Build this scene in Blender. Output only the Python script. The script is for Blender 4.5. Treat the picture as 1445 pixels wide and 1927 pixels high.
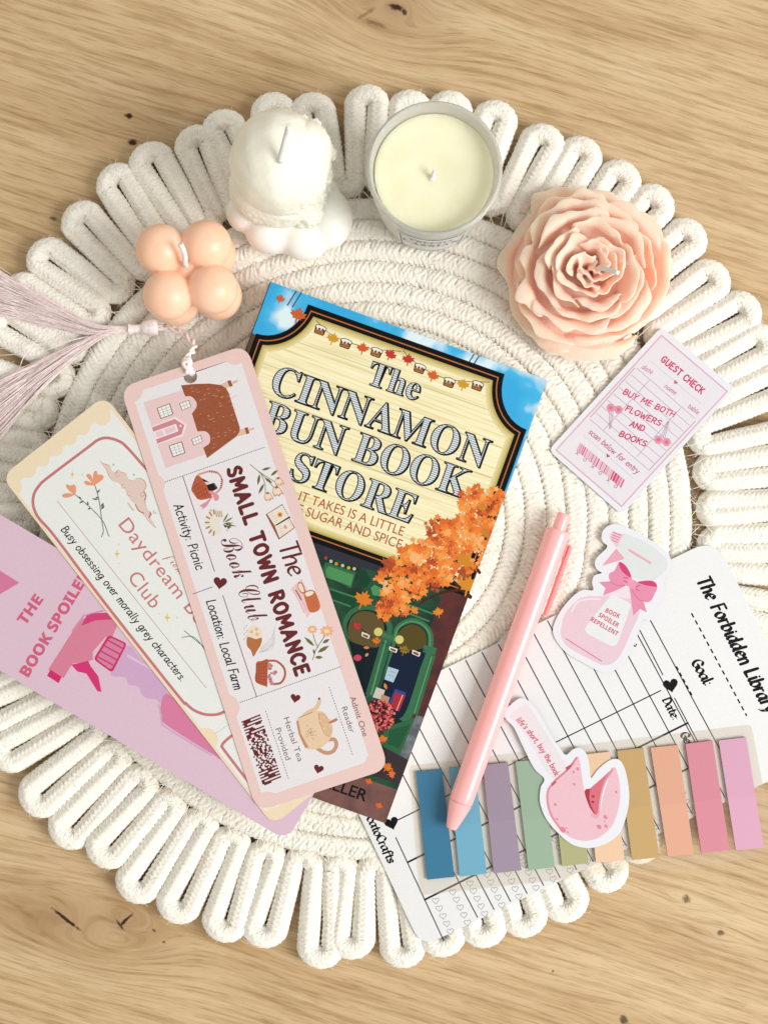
import bpy, bmesh, math, random
import numpy as np
from mathutils import Vector, noise
from mathutils.geometry import tessellate_polygon

for _o in list(bpy.data.objects):
    bpy.data.objects.remove(_o)
SC = bpy.context.scene
COL = SC.collection
random.seed(7)
RNG = np.random.default_rng(7)
R = math.radians

# ------------------------------------------------------------------ camera, world, light
H = 0.62                       # camera height above the top of the rope mat (z = 0)
K = 0.241e-3                   # metres per photo pixel on that plane
W0, H0 = 1445.0, 1927.0
cam = bpy.data.cameras.new('camera')
cam.sensor_fit = 'HORIZONTAL'; cam.sensor_width = 36.0
cam.lens = 36.0 * (H / K) / W0
cam.clip_start = 0.01; cam.clip_end = 50
cam_o = bpy.data.objects.new('camera', cam); COL.objects.link(cam_o)
cam_o.location = (0, 0, H)
SC.camera = cam_o

world = bpy.data.worlds.new('World'); SC.world = world
world.use_nodes = True
_bg = world.node_tree.nodes['Background']
_bg.inputs[0].default_value = (1.0, 0.968, 0.885, 1)
_bg.inputs[1].default_value = 0.64

def area(name, loc, target, sx, sy, power, col):
    l = bpy.data.lights.new(name, 'AREA'); l.shape = 'RECTANGLE'; l.size = sx; l.size_y = sy
    l.energy = power; l.color = col
    o = bpy.data.objects.new(name, l); COL.objects.link(o); o.location = loc
    d = Vector(target) - Vector(loc)
    o.rotation_euler = d.to_track_quat('-Z', 'Y').to_euler()
    return o
area('window_light', (1.57, -0.54, 1.47), (0.02, -0.02, 0), 1.1, 1.1, 48.0, (0.985, 0.992, 1.0))

SC.view_settings.view_transform = 'Standard'
SC.view_settings.look = 'None'
SC.view_settings.exposure = 0.0
SC.view_settings.gamma = 1.0
SC.view_settings.use_curve_mapping = False
SC.render.engine = 'CYCLES'
SC.cycles.max_bounces = 10
SC.cycles.transmission_bounces = 8
SC.cycles.transparent_max_bounces = 12
SC.cycles.use_denoising = True

# ------------------------------------------------------------------ helpers
def W(px, py, z=0.0):
    s = K * (H - z) / H
    return Vector(((px - W0 / 2) * s, -(py - H0 / 2) * s, z))

def Z(x0, y0, s):
    """a view of a piece of the print at scale s: its points back to plan pixels"""
    def f(*pts):
        if len(pts) == 1 and isinstance(pts[0], list): pts = pts[0]
        return [(x0 + x / s, y0 + y / s) for x, y in pts]
    f.s = s
    return f
zA = Z(220, 640, 5.161); zB = Z(300, 850, 4.188); zC = Z(400, 1230, 4.25); zD = Z(0, 740, 4.516)
zE = Z(0, 960, 2.89); zF = Z(450, 520, 2.449); zG = Z(560, 880, 2.834); zH = Z(1020, 600, 3.803)
zI = Z(1020, 960, 3.4); zJ = Z(680, 1300, 2.779); zK = Z(1080, 1340, 3.959); zL = Z(920, 1180, 4.38)
zM = Z(820, 940, 3.011); zN = Z(400, 170, 5.161); zP = Z(920, 320, 3.905); zQ = Z(230, 390, 5.78); zR = Z(0, 490, 3.803)

def lin(c):
    out = []
    for v in c[:3]:
        v = v / 255.0
        out.append(v / 12.92 if v <= 0.04045 else ((v + 0.055) / 1.055) ** 2.4)
    return tuple(out)

def nodes_of(m):
    m.use_nodes = True
    nt = m.node_tree
    return nt, nt.nodes['Principled BSDF']

def N(nt, typ, **kw):
    n = nt.nodes.new(typ)
    for k, v in kw.items():
        setattr(n, k, v)
    return n

def link(nt, a, b): nt.links.new(a, b)

def mth(nt, op, a, b=None, c=None):
    n = nt.nodes.new('ShaderNodeMath'); n.operation = op
    for i, v in enumerate((a, b, c)):
        if v is None: continue
        if isinstance(v, (int, float)): n.inputs[i].default_value = v
        else: nt.links.new(v, n.inputs[i])
    return n.outputs[0]

def ramp(nt, fac, stops, interp='LINEAR'):
    n = nt.nodes.new('ShaderNodeValToRGB'); n.color_ramp.interpolation = interp
    cr = n.color_ramp
    while len(cr.elements) < len(stops): cr.elements.new(0.5)
    for e, (p, c) in zip(cr.elements, stops):
        e.position = p; e.color = (c[0], c[1], c[2], 1)
    nt.links.new(fac, n.inputs[0])
    return n.outputs[0]

def mixc(nt, fac, a, b, mode='MIX'):
    n = nt.nodes.new('ShaderNodeMix'); n.data_type = 'RGBA'; n.blend_type = mode
    for s, v in ((n.inputs[0], fac), (n.inputs[6], a), (n.inputs[7], b)):
        if isinstance(v, (int, float)): s.default_value = v
        elif isinstance(v, tuple): s.default_value = (v[0], v[1], v[2], 1)
        else: nt.links.new(v, s)
    return n.outputs[2]

_mats = {}
def ink(c, rough=0.6, grain=0.05, name='print'):
    """printed paper of one colour, with the fine grain of the paper"""
    key = (tuple(c), rough, grain)
    if key in _mats: return _mats[key]
    m = bpy.data.materials.new(name)
    nt, p = nodes_of(m)
    col = tuple(v * 0.80 for v in lin(c))
    tc = N(nt, 'ShaderNodeTexCoord')
    no = N(nt, 'ShaderNodeTexNoise'); no.inputs['Scale'].default_value = 1500; no.inputs['Detail'].default_value = 2
    link(nt, tc.outputs['Object'], no.inputs['Vector'])
    f = ramp(nt, no.outputs[0], [(0.3, (1 - grain,) * 3), (0.7, (1 + 0 * grain,) * 3)])
    out = mixc(nt, 1.0, col, f, 'MULTIPLY')
    link(nt, out, p.inputs['Base Color'])
    p.inputs['Roughness'].default_value = rough
    p.inputs['Specular IOR Level'].default_value = 0.3 if max(c) > 90 else 0.12
    _mats[key] = m
    return m

def new_obj(name, me, parent=None, loc=None):
    o = bpy.data.objects.new(name, me); COL.objects.link(o)
    if parent is not None: o.parent = parent
    if loc is not None: o.location = loc
    return o

def tag(o, label=None, cat=None, group=None, kind=None):
    if label: o['label'] = label
    if cat: o['category'] = cat
    if group: o['group'] = group
    if kind: o['kind'] = kind
    return o

def thing(name, label, cat, loc, group=None):
    o = bpy.data.objects.new(name, None); COL.objects.link(o)
    o.empty_display_size = 0.01
    o.location = loc
    return tag(o, label, cat, group)

def mesh_np(name, verts, quads, mats, uvs=None, smooth=True, midx=None):
    me = bpy.data.meshes.new(name)
    verts = np.asarray(verts, dtype=np.float32); quads = np.asarray(quads, dtype=np.int32)
    n = quads.shape[1]
    me.vertices.add(len(verts)); me.vertices.foreach_set('co', verts.ravel())
    me.loops.add(quads.size); me.loops.foreach_set('vertex_index', quads.ravel())
    me.polygons.add(len(quads))
    me.polygons.foreach_set('loop_start', np.arange(len(quads), dtype=np.int32) * n)
    me.polygons.foreach_set('loop_total', np.full(len(quads), n, dtype=np.int32))
    if smooth: me.polygons.foreach_set('use_smooth', np.ones(len(quads), dtype=bool))
    for m in mats: me.materials.append(m)
    if midx is not None: me.polygons.foreach_set('material_index', np.asarray(midx, dtype=np.int32))
    if uvs is not None:
        uv = me.uv_layers.new(name='UVMap')
        uv.data.foreach_set('uv', np.asarray(uvs, dtype=np.float32)[quads.ravel()].ravel())
    me.update(); me.validate()
    return me

def catmull(pts, n=8, closed=False):
    P = [np.array(p, float) for p in pts]
    if len(P) < 3 and not closed: return [tuple(p) for p in P]
    out = []
    L = len(P)
    rng = range(L) if closed else range(L - 1)
    for i in rng:
        if closed: p0, p1, p2, p3 = P[i - 1], P[i], P[(i + 1) % L], P[(i + 2) % L]
        else:
            p1, p2 = P[i], P[i + 1]
            p0 = P[i - 1] if i > 0 else 2 * p1 - p2
            p3 = P[i + 2] if i + 2 < L else 2 * p2 - p1
        for k in range(n):
            t = k / n
            out.append(tuple(0.5 * ((2 * p1) + (-p0 + p2) * t + (2 * p0 - 5 * p1 + 4 * p2 - p3) * t * t + (-p0 + 3 * p1 - 3 * p2 + p3) * t ** 3)))
    if not closed: out.append(tuple(P[-1]))
    return out

def circle(cx, cy, r, n=28, ry=None, rot=0.0, a0=0, a1=360):
    ry = r if ry is None else ry
    c, s = math.cos(R(rot)), math.sin(R(rot))
    out = []
    m = n if abs(a1 - a0) >= 360 else n + 1
    for i in range(m):
        a = R(a0 + (a1 - a0) * i / n)
        x, y = r * math.cos(a), ry * math.sin(a)
        out.append((cx + x * c - y * s, cy + x * s + y * c))
    return out

def rounded(corners, rad, n=8):
    """polygon with its corners rounded"""
    out = []
    L = len(corners)
    for i in range(L):
        p = np.array(corners[i], float); a = np.array(corners[i - 1], float); b = np.array(corners[(i + 1) % L], float)
        r = rad[i] if isinstance(rad, (list, tuple)) else rad
        da = (a - p) / np.linalg.norm(a - p); db = (b - p) / np.linalg.norm(b - p)
        for k in range(n + 1):
            t = k / n
            q0 = p + da * r; q1 = p + db * r
            # circular-looking corner: blend of quadratic and superellipse
            w = 0.92
            x = ((1 - t) ** 2 * q0 + 2 * w * t * (1 - t) * p + t * t * q1) / ((1 - t) ** 2 + 2 * w * t * (1 - t) + t * t)
            out.append(tuple(x))
    return out

def area2(poly):
    return sum(poly[i - 1][0] * poly[i][1] - poly[i][0] * poly[i - 1][1] for i in range(len(poly)))

def clip_convex(poly, conv):
    """part of poly that lies inside the convex outline conv"""
    sgn = 1 if area2(conv) > 0 else -1
    out = list(poly)
    for i in range(len(conv)):
        a, b = conv[i - 1], conv[i]
        if abs(a[0] - b[0]) + abs(a[1] - b[1]) < 1e-6: continue
        inp, out = out, []
        if not inp: break
        side = lambda p: sgn * ((b[0] - a[0]) * (p[1] - a[1]) - (b[1] - a[1]) * (p[0] - a[0]))
        for j in range(len(inp)):
            p, q = inp[j - 1], inp[j]
            sp, sq = side(p), side(q)
            if (sp >= 0) != (sq >= 0):
                t = sp / (sp - sq)
                out.append((p[0] + t * (q[0] - p[0]), p[1] + t * (q[1] - p[1])))
            if sq >= 0: out.append(q)
    return out

class Sheet:
    """flat printed shapes lying on one plane; becomes ONE mesh object"""
    def __init__(self, name, parent, z, clip=None):
        self.name, self.parent, self.z, self.clip = name, parent, z, clip
        self.v, self.f, self.fm, self.mats, self.k = [], [], [], [], 0
        self.d = 6e-7; self.dk = .5
    def mi(self, m):
        if not isinstance(m, bpy.types.Material): m = ink(m)
        if m not in self.mats: self.mats.append(m)
        return self.mats.index(m)
    def _put(self, pts, tris, m):
        z = self.z + self.k * self.d
        b = len(self.v); i = self.mi(m)
        self.v += [W(x, y, z) for x, y in pts]
        for t in tris:
            a, c, e = (pts[t[0]], pts[t[1]], pts[t[2]])
            s = (c[0] - a[0]) * (e[1] - a[1]) - (c[1] - a[1]) * (e[0] - a[0])
            if abs(s) < 1e-9: continue
            t = (t[0], t[1], t[2]) if s < 0 else (t[0], t[2], t[1])
            self.f.append(tuple(b + q for q in t)); self.fm.append(i)
    def poly(self, pts, m, holes=(), clip=None):
        clip = clip or self.clip
        if clip is not None and not holes: pts = clip_convex(pts, clip)
        if len(pts) < 3: return self
        loops = [pts] + list(holes)
        flat = [p for l in loops for p in l]
        tr = tessellate_polygon([[Vector((p[0], p[1], 0)) for p in l] for l in loops])
        self._put(flat, tr, m); self.k += 1
        return self
    def smooth(self, pts, m, n=6):
        return self.poly(catmull(pts, n, True), m)
    def ell(self, cx, cy, r, m, ry=None, rot=0, n=24):
        return self.poly(circle(cx, cy, r, n, ry, rot), m)
    def stroke(self, pts, w, m, caps=True, w1=None, nib=None):
        """a line of width w; nib=(angle, thin) makes it calligraphic"""
        P = []
        for p in pts:
            if not P or (abs(p[0] - P[-1][0]) + abs(p[1] - P[-1][1])) > 1e-4: P.append(np.array(p, float))
        if len(P) == 1: return self.ell(P[0][0], P[0][1], w / 2, m)
        n = len(P)
        acc = [0.0]
        for i in range(1, n): acc.append(acc[-1] + np.linalg.norm(P[i] - P[i - 1]))
        L = []
        for i in range(n):
            t = P[min(i + 1, n - 1)] - P[max(i - 1, 0)]
            t = t / (np.linalg.norm(t) + 1e-12)
            ww = w if w1 is None else w + (w1 - w) * acc[i] / acc[-1]
            if nib is not None:
                a = math.atan2(-t[1], t[0])
                ww = w * (nib[1] + (1 - nib[1]) * abs(math.sin(a - nib[0])))
            L.append((P[i], t, ww / 2))
        for i in range(1, n):
            (p, _, h0), (q, _, h1) = L[i - 1], L[i]
            t = (q - p) / np.linalg.norm(q - p); nn = np.array((-t[1], t[0]))
            self._put([tuple(p + nn * h0), tuple(p - nn * h0), tuple(q - nn * h1), tuple(q + nn * h1)], [(0, 1, 2), (0, 2, 3)], m)
            self.k += self.dk
        for i in range(n):
            if i in (0, n - 1):
                if not caps: continue
            elif w < 1.3: continue
            p, t, h = L[i]
            self._put(circle(p[0], p[1], h, 10), [(0, k, k + 1) for k in range(1, 9)], m); self.k += self.dk
        return self
    def dashes(self, a, b, w, m, dash, gap):
        a, b = np.array(a, float), np.array(b, float)
        L = np.linalg.norm(b - a); d = (b - a) / L; s = 0; k0 = self.k
        while s < L:
            self.k = k0
            self.stroke([tuple(a + d * s), tuple(a + d * min(s + dash, L))], w, m, caps=False)
            s += dash + gap
        self.k += 1
        return self
    def done(self, label=None):
        me = bpy.data.meshes.new(self.name)
        off = self.parent.matrix_basis.translation if self.parent else Vector((0, 0, 0))
        me.from_pydata([v - off for v in self.v], [], self.f)
        for m in self.mats: me.materials.append(m)
        me.polygons.foreach_set('material_index', self.fm)
        me.update()
        o = new_obj(self.name, me, self.parent)
        if label: o['label'] = label
        return o

def slab(name, parent, outline, z0, z1, mtop, mside, holes=()):
    """a sheet of card with real thickness; outline in plan pixels of its upper face"""
    off = parent.matrix_basis.translation if parent else Vector((0, 0, 0))
    loops = [outline] + list(holes)
    flat = [p for l in loops for p in l]; n = len(flat)
    top = [W(x, y, z1) - off for x, y in flat]
    bot = [Vector((v.x, v.y, v.z - (z1 - z0))) for v in top]
    tr = tessellate_polygon([[Vector((p[0], p[1], 0)) for p in l] for l in loops])
    F, M = [], []
    for t in tr:
        a, c, e = (flat[t[0]], flat[t[1]], flat[t[2]])
        s = (c[0] - a[0]) * (e[1] - a[1]) - (c[1] - a[1]) * (e[0] - a[0])
        t = tuple(t) if s < 0 else (t[0], t[2], t[1])
        F.append(t); M.append(0); F.append((t[2] + n, t[1] + n, t[0] + n)); M.append(1)
    b = 0
    for l in loops:
        m = len(l)
        for i in range(m):
            p, q = b + i, b + (i + 1) % m
            F.append((p, q, q + n, p + n)); M.append(1)
        b += m
    me = bpy.data.meshes.new(name); me.from_pydata(top + bot, [], F)
    me.materials.append(mtop); me.materials.append(mside)
    me.polygons.foreach_set('material_index', M)
    bm = bmesh.new(); bm.from_mesh(me); bmesh.ops.recalc_face_normals(bm, faces=bm.faces); bm.to_mesh(me); bm.free()
    me.update()
    return new_obj(name, me, parent)

# ------------------------------------------------------------------ lettering
def alpha(s, up, lo):
    return ''.join(chr(up + ord(c) - 65) if 'A' <= c <= 'Z' else chr(lo + ord(c) - 97) if 'a' <= c <= 'z' else c for c in s)
STY = {'sans': None, 'serif': (0x1D400, 0x1D41A), 'script': (0x1D4D0, 0x1D4EA), 'bold': (0x1D5D4, 0x1D5EE)}
_cap = {}
def glyph_mesh(s, style, offset=0.0, spacing=1.0):
    c = bpy.data.curves.new('t', 'FONT')
    c.body = s if STY[style] is None else alpha(s, *STY[style])
    c.offset = offset; c.space_character = spacing; c.resolution_u = 6
    o = bpy.data.objects.new('t', c)
    me = bpy.data.meshes.new_from_object(o)
    v = [(p.co.x, p.co.y) for p in me.vertices]; f = [tuple(p.vertices) for p in me.polygons]
    bpy.data.objects.remove(o); bpy.data.curves.remove(c); bpy.data.meshes.remove(me)
    return v, f
def cap_h(style):
    if style not in _cap:
        v, f = glyph_mesh('H', style)
        _cap[style] = max(y for x, y in v)
    return _cap[style]
def text(sh, s, p0, p1, h, m, style='sans', offset=0.0, spacing=1.0, shear=0.0, warp=None):
    """set s with its baseline from p0 to p1 (plan pixels) and capitals h pixels high"""
    v, f = glyph_mesh(s, style, offset, spacing)
    vb, _ = glyph_mesh(s, style, 0.0, spacing)
    x0 = min(x for x, y in vb); x1 = max(x for x, y in vb)
    p0, p1 = np.array(p0, float), np.array(p1, float)
    L = np.linalg.norm(p1 - p0); d = (p1 - p0) / L; up = np.array((d[1], -d[0]))
    sx, sy = L / (x1 - x0), h / cap_h(style)
    pts = []
    for x, y in v:
        q = p0 + d * ((x - x0) * sx + shear * y * sy) + up * (y * sy)
        pts.append((float(q[0]), float(q[1])))
    tr = []
    for q in f:
        for i in range(1, len(q) - 1): tr.append((q[0], q[i], q[i + 1]))
    sh._put(pts, tr, m); sh.k += 1
    return sh

BOWL = 's4,4.3 2.5,5 .8,4 .3,1.8 1.2,.1 2.8,.8 4,4'
CC = 's4.6,6.6 3.2,8 1.2,7 .3,4 1.2,1 3.2,0 4.8,1.2'
HAND = {
 'a': (5, BOWL + ';4,4.8 3.9,1 4.4,.1 5,.4'), 'b': (4.6, '.6,8 .5,.2;s.5,2.5 1.5,4.6 3.2,4.8 4.2,3 3.6,.8 2,0 .5,.8'),
 'c': (4.2, 's3.8,4 2.6,5 1,4.2 .3,2.2 1.1,.4 2.6,0 4,.8'), 'd': (5, BOWL + ';4.3,8 4,.3 4.6,.1'),
 'e': (4.2, 's.5,2.5 2.5,2.7 3.7,3.5 3,4.8 1.4,4.6 .4,2.6 1,.6 2.4,0 4,.8'), 'f': (3.4, 's3.6,7.4 2.6,8 1.6,7 1.4,4 1.2,-.8;.2,4.6 3,4.8'),
 'g': (4.8, BOWL + ';s4,4.8 4,0 3.6,-2.4 2,-3 .6,-2'), 'h': (4.6, '.6,8 .5,0;s.5,2.6 1.8,4.6 3.2,4.8 3.8,3.4 3.8,0'),
 'i': (1.9, '.8,4.8 .8,.4 1.4,0;.9,6.6 1,6.8'), 'k': (4, '.6,8 .5,0;3.6,4.8 .8,2.2 3.8,0'), 'l': (1.9, '.8,8 .7,.6 1.4,0'),
 'm': (6.4, '.5,4.8 .5,0;s.5,3 1.6,4.8 2.8,4.6 3,3 3,0;s3,3 4.2,4.8 5.4,4.6 5.6,3 5.6,0'), 'n': (4.5, '.5,4.8 .5,0;s.5,3 1.8,4.8 3.2,4.6 3.7,3 3.7,0'),
 'o': (4.6, 's2.3,5 .7,4 .3,2 1.4,.1 3.2,.4 4.1,2.6 3.4,4.6 2.3,5'), 'p': (4.6, '.5,4.8 .4,-3;s.5,2.5 1.5,4.6 3.2,4.8 4.2,3 3.6,.8 2,0 .5,.8'),
 'r': (3.1, '.5,4.8 .5,0;s.5,2.8 1.4,4.6 2.8,4.8'), 's': (3.8, 's3.4,4.2 2.2,5 .9,4.4 1,3.2 2.6,2.3 3.3,1.2 2.4,.1 .5,.5'),
 't': (3.2, '1.6,7 1.4,1 2,.1 3,.4;.1,4.8 3.2,4.9'), 'u': (4.7, 's.5,4.8 .5,1.6 1.4,.1 2.8,.6 3.8,2.4;3.8,4.8 3.8,.3 4.5,0'),
 'v': (4, '.3,4.8 1.9,0 3.7,4.8'), 'w': (6, '.3,4.8 1.5,0 2.8,4 4.2,0 5.6,4.8'), 'x': (4, '.3,4.8 3.6,0;3.6,4.8 .3,0'), 'y': (4.1, '.4,4.8 2,.8;s3.8,4.8 2.4,.6 1.4,-2 0,-3'),
 'A': (5.5, '.2,0 2.6,8 5,0;1.1,2.8 4.2,2.8'), 'B': (5, '.6,8 .6,0;s.6,8 3,7.9 4,6.4 3,4.6 .8,4.3;s.8,4.3 3.6,4.2 4.6,2.3 3.4,.3 .6,0'),
 'C': (5.1, CC), 'D': (5.3, '.6,8 .6,0;s.6,8 3,7.6 4.8,5 4.4,2 2.6,.3 .6,0'), 'E': (4.6, '4,8 .6,8 .6,0 4.2,0;.6,4.2 3.6,4.2'),
 'F': (4.4, '4.2,8 .6,8 .6,0;.6,4.2 3.6,4.2'), 'G': (5.4, CC + ';4.8,1.2 4.8,3.6 3,3.6'), 'H': (5.2, '.6,8 .6,0;4.6,8 4.6,0;.6,4.1 4.6,4.1'),
 'I': (1.6, '.8,8 .8,0'), 'K': (5, '.6,8 .6,0;4.5,8 .8,3.7;1.8,4.6 4.7,0'), 'L': (4.4, '.6,8 .6,0 4.1,0'), 'M': (6.6, '.5,0 .8,8 3.3,2.4 5.8,8 6.1,0'),
 'N': (5.4, '.6,0 .6,8 4.7,0 4.7,8'), 'O': (5.6, 's2.8,8 .9,6.6 .4,4 1.2,1.2 2.9,0 4.6,1.3 5.2,4 4.6,6.8 2.8,8'), 'P': (4.8, '.6,8 .6,0;s.6,8 3.2,7.8 4.3,6 3.2,4.1 .6,3.7'),
 'R': (5, '.6,8 .6,0;s.6,8 3.2,7.8 4.2,6.1 3.1,4.3 .7,4;2,4 4.7,0'), 'S': (4.8, 's4.2,7 2.6,8 .9,7 1.1,5.2 3.2,3.9 4.3,2.2 3.2,.3 .5,.9'),
 'T': (5, '.2,8 4.8,8;2.5,8 2.5,0'), 'U': (5.4, 's.6,8 .6,2.6 1.8,.2 3.6,.2 4.8,2.6 4.8,8'), 'W': (7, '.3,8 1.9,0 3.5,6 5.1,0 6.7,8'), 'Y': (5, '.3,8 2.5,4;4.8,8 2.5,4 2.3,0'),
 ':': (2, '.8,4 .9,4.2;.8,.3 .9,.5'), '.': (2, '.8,.2 .9,.3'), ',': (2, '1,.4 .5,-1.2'), "'": (1.6, '.9,8 .7,6.4'), ' ': (3, '')}
def hand(sh, s, p0, p1, h, m, w, shear=0.12, nib=None, gap=0.7, jit=0.15, caps=None, sag=0.0):
    """handwriting: single strokes, baseline p0 to p1, capitals h pixels high, pen width w pixels"""
    rnd = random.Random(len(s) * 7 + int(p0[0]))
    x = 0.0; strokes = []
    for ch_i, ch in enumerate(s):
        wd, spec = HAND[ch]
        dy = rnd.uniform(-jit, jit)
        for st in spec.split(';'):
            if not st: continue
            sm = st[0] == 's'
            pts = [tuple(float(q) for q in t.split(',')) for t in st[1 if sm else 0:].split()]
            if sm: pts = catmull(pts, 5)
            strokes.append((ch_i, [(x + a, b + dy) for a, b in pts]))
        x += wd + gap
    x -= gap
    p0, p1 = np.array(p0, float), np.array(p1, float)
    L = np.linalg.norm(p1 - p0); d = (p1 - p0) / L; up = np.array((d[1], -d[0]))
    sx, sy = L / x, h / 8.0
    k0 = sh.k; kmax = k0; last = -1
    for ci, st in strokes:
        if ci != last: kmax = max(kmax, sh.k); sh.k = k0 + (ci % 2) * .5; last = ci
        q = []
        for a, b in st:
            t = a / x
            v = p0 + d * (a * sx + shear * b * sy) + up * (b * sy + sag * 4 * t * (1 - t))
            q.append((float(v[0]), float(v[1])))
        sh.stroke(q, w, m, nib=None if nib is None else (nib[0] + math.atan2(-d[1], d[0]), nib[1]))
    sh.k = max(kmax, sh.k)
    return sh

def heart(cx, cy, s, rot=0.0, n=20):
    c, q = math.cos(R(rot)), math.sin(R(rot)); out = []
    for i in range(n):
        t = 2 * math.pi * i / n
        x = 16 * math.sin(t) ** 3 / 32 * s
        y = -(13 * math.cos(t) - 5 * math.cos(2 * t) - 2 * math.cos(3 * t) - math.cos(4 * t)) / 32 * s
        out.append((cx + x * c - y * q, cy + x * q + y * c))
    return out
MAPLE = [(0, -1), (.16, -.6), (.42, -.72), (.36, -.36), (.95, -.42), (.78, -.12), (.98, .05), (.5, .28), (.56, .5), (.1, .42), (.06, 1.0), (-.06, 1.0), (-.1, .42), (-.56, .5), (-.5, .28), (-.98, .05), (-.78, -.12), (-.95, -.42), (-.36, -.36), (-.42, -.72), (-.16, -.6)]
def leafshape(cx, cy, s, rot=0.0, pts=MAPLE):
    c, q = math.cos(R(rot)), math.sin(R(rot))
    return [(cx + s * (x * c - y * q), cy + s * (x * q + y * c)) for x, y in pts]
STAR4 = [(0, -1), (.12, -.22), (.6, -.0), (.12, .2), (0, 1), (-.12, .2), (-.6, 0), (-.12, -.22)]
def petalshape(a, b, w):
    """a leaf from a to b, w wide"""
    a, b = np.array(a, float), np.array(b, float); d = b - a; n = np.array((-d[1], d[0])) / np.linalg.norm(d) * w / 2
    return [tuple(a), tuple(a + d * .3 + n * .9), tuple(a + d * .6 + n), tuple(b), tuple(a + d * .6 - n), tuple(a + d * .3 - n * .9)]

# ------------------------------------------------------------------ table
ZT = -0.0096
def wood_material():
    m = bpy.data.materials.new('oak'); nt, p = nodes_of(m)
    tc = N(nt, 'ShaderNodeTexCoord')
    mp = N(nt, 'ShaderNodeMapping'); mp.inputs['Rotation'].default_value = (0, 0, R(17.5))
    link(nt, tc.outputs['Object'], mp.inputs['Vector'])
    # slow waviness of the grain
    wv = N(nt, 'ShaderNodeTexNoise'); wv.inputs['Scale'].default_value = 5.0; wv.inputs['Detail'].default_value = 2
    link(nt, mp.outputs[0], wv.inputs['Vector'])
    sep = N(nt, 'ShaderNodeSeparateXYZ'); link(nt, mp.outputs[0], sep.inputs[0])
    s, t = sep.outputs[0], sep.outputs[1]
    t = mth(nt, 'ADD', t, mth(nt, 'MULTIPLY', mth(nt, 'SUBTRACT', wv.outputs[0], 0.5), 0.009))
    a = R(17.5)
    dark = None; ringsum = None
    tp = t
    # knots: px, py, reach along, reach across, strength
    for (px, py, la, lt, k, ring) in ((745, 14, .034, .022, .9, 1), (118, 1735, .045, .020, .95, 1), (235, 1738, .030, .017, .9, 1), (1292, 1690, .016, .006, .6, 0), (1355, 1757, .014, .006, .6, 0), (242, 217, .010, .005, .5, 0), (250, 267, .012, .006, .5, 0), (1172, 1920, .018, .008, .7, 0), (100, 410, .010, .004, .4, 0)):
        w = W(px, py, ZT)
        s0 = w.x * math.cos(a) - w.y * math.sin(a); t0 = w.x * math.sin(a) + w.y * math.cos(a)
        ds = mth(nt, 'DIVIDE', mth(nt, 'SUBTRACT', s, s0), la); dt = mth(nt, 'DIVIDE', mth(nt, 'SUBTRACT', t, t0), lt)
        d2 = mth(nt, 'ADD', mth(nt, 'MULTIPLY', ds, ds), mth(nt, 'MULTIPLY', dt, dt))
        e = mth(nt, 'EXPONENT', mth(nt, 'MULTIPLY', d2, -1.0))
        # push the grain apart round the knot
        tp = mth(nt, 'SUBTRACT', tp, mth(nt, 'MULTIPLY', mth(nt, 'MULTIPLY', mth(nt, 'SUBTRACT', t, t0), e), k))
        if ring:
            rr = mth(nt, 'MULTIPLY', mth(nt, 'SQRT', d2), lt * 0.55)
            e2 = mth(nt, 'EXPONENT', mth(nt, 'MULTIPLY', d2, -1.6))
            tp = mth(nt, 'ADD', tp, mth(nt, 'MULTIPLY', rr, e2))
            q = mth(nt, 'MULTIPLY', e2, 0.75)
            ringsum = q if ringsum is None else mth(nt, 'MAXIMUM', ringsum, q)
    comb = N(nt, 'ShaderNodeCombineXYZ'); link(nt, s, comb.inputs[0]); link(nt, tp, comb.inputs[1])
    def grain(sx, sy, detail=3, rough=.55, off=0):
        mm = N(nt, 'ShaderNodeMapping'); mm.inputs['Scale'].default_value = (sx, sy, 1); mm.inputs['Location'].default_value = (off, off, 0)
        link(nt, comb.outputs[0], mm.inputs['Vector'])
        n = N(nt, 'ShaderNodeTexNoise'); n.inputs['Scale'].default_value = 1; n.inputs['Detail'].default_value = detail; n.inputs['Roughness'].default_value = rough
        link(nt, mm.outputs[0], n.inputs['Vector']); return n.outputs[0]
    broad = grain(4, 34, 4, .6); fine = grain(22, 420, 3, .62, 3); pores = grain(70, 1150, 2, .6, 7); streak = grain(13, 210, 3, .6, 11)
    c = ramp(nt, broad, [(.28, lin((187, 157, 116))), (.5, lin((200, 172, 133))), (.72, lin((210, 185, 148)))])
    f = ramp(nt, fine, [(.36, (.72, .66, .58)), (.53, (1, 1, 1)), (.68, (1.0, 1.0, 1.0))])
    c = mixc(nt, .8, c, f, 'MULTIPLY')
    st = ramp(nt, streak, [(.38, (.82, .76, .68)), (.53, (1, 1, 1))])
    c = mixc(nt, .62, c, st, 'MULTIPLY')
    lt2 = ramp(nt, streak, [(.60, (0, 0, 0)), (.72, (1, 1, 1))])
    c = mixc(nt, mth(nt, 'MULTIPLY', lt2, .35), c, lin((214, 190, 156)))
    po = ramp(nt, pores, [(.34, (.70, .62, .52)), (.46, (1, 1, 1))])
    c = mixc(nt, .65, c, po, 'MULTIPLY')
    c = mixc(nt, mth(nt, 'MULTIPLY', ringsum, .6), c, lin((146, 112, 80)))
    # cracks and small dark knots, each with a ragged edge
    rag = N(nt, 'ShaderNodeTexNoise'); rag.inputs['Scale'].default_value = 420; rag.inputs['Detail'].default_value = 3
    link(nt, tc.outputs['Object'], rag.inputs['Vector'])
    sp0 = N(nt, 'ShaderNodeSeparateXYZ'); link(nt, tc.outputs['Object'], sp0.inputs[0])
    tot = None
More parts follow.
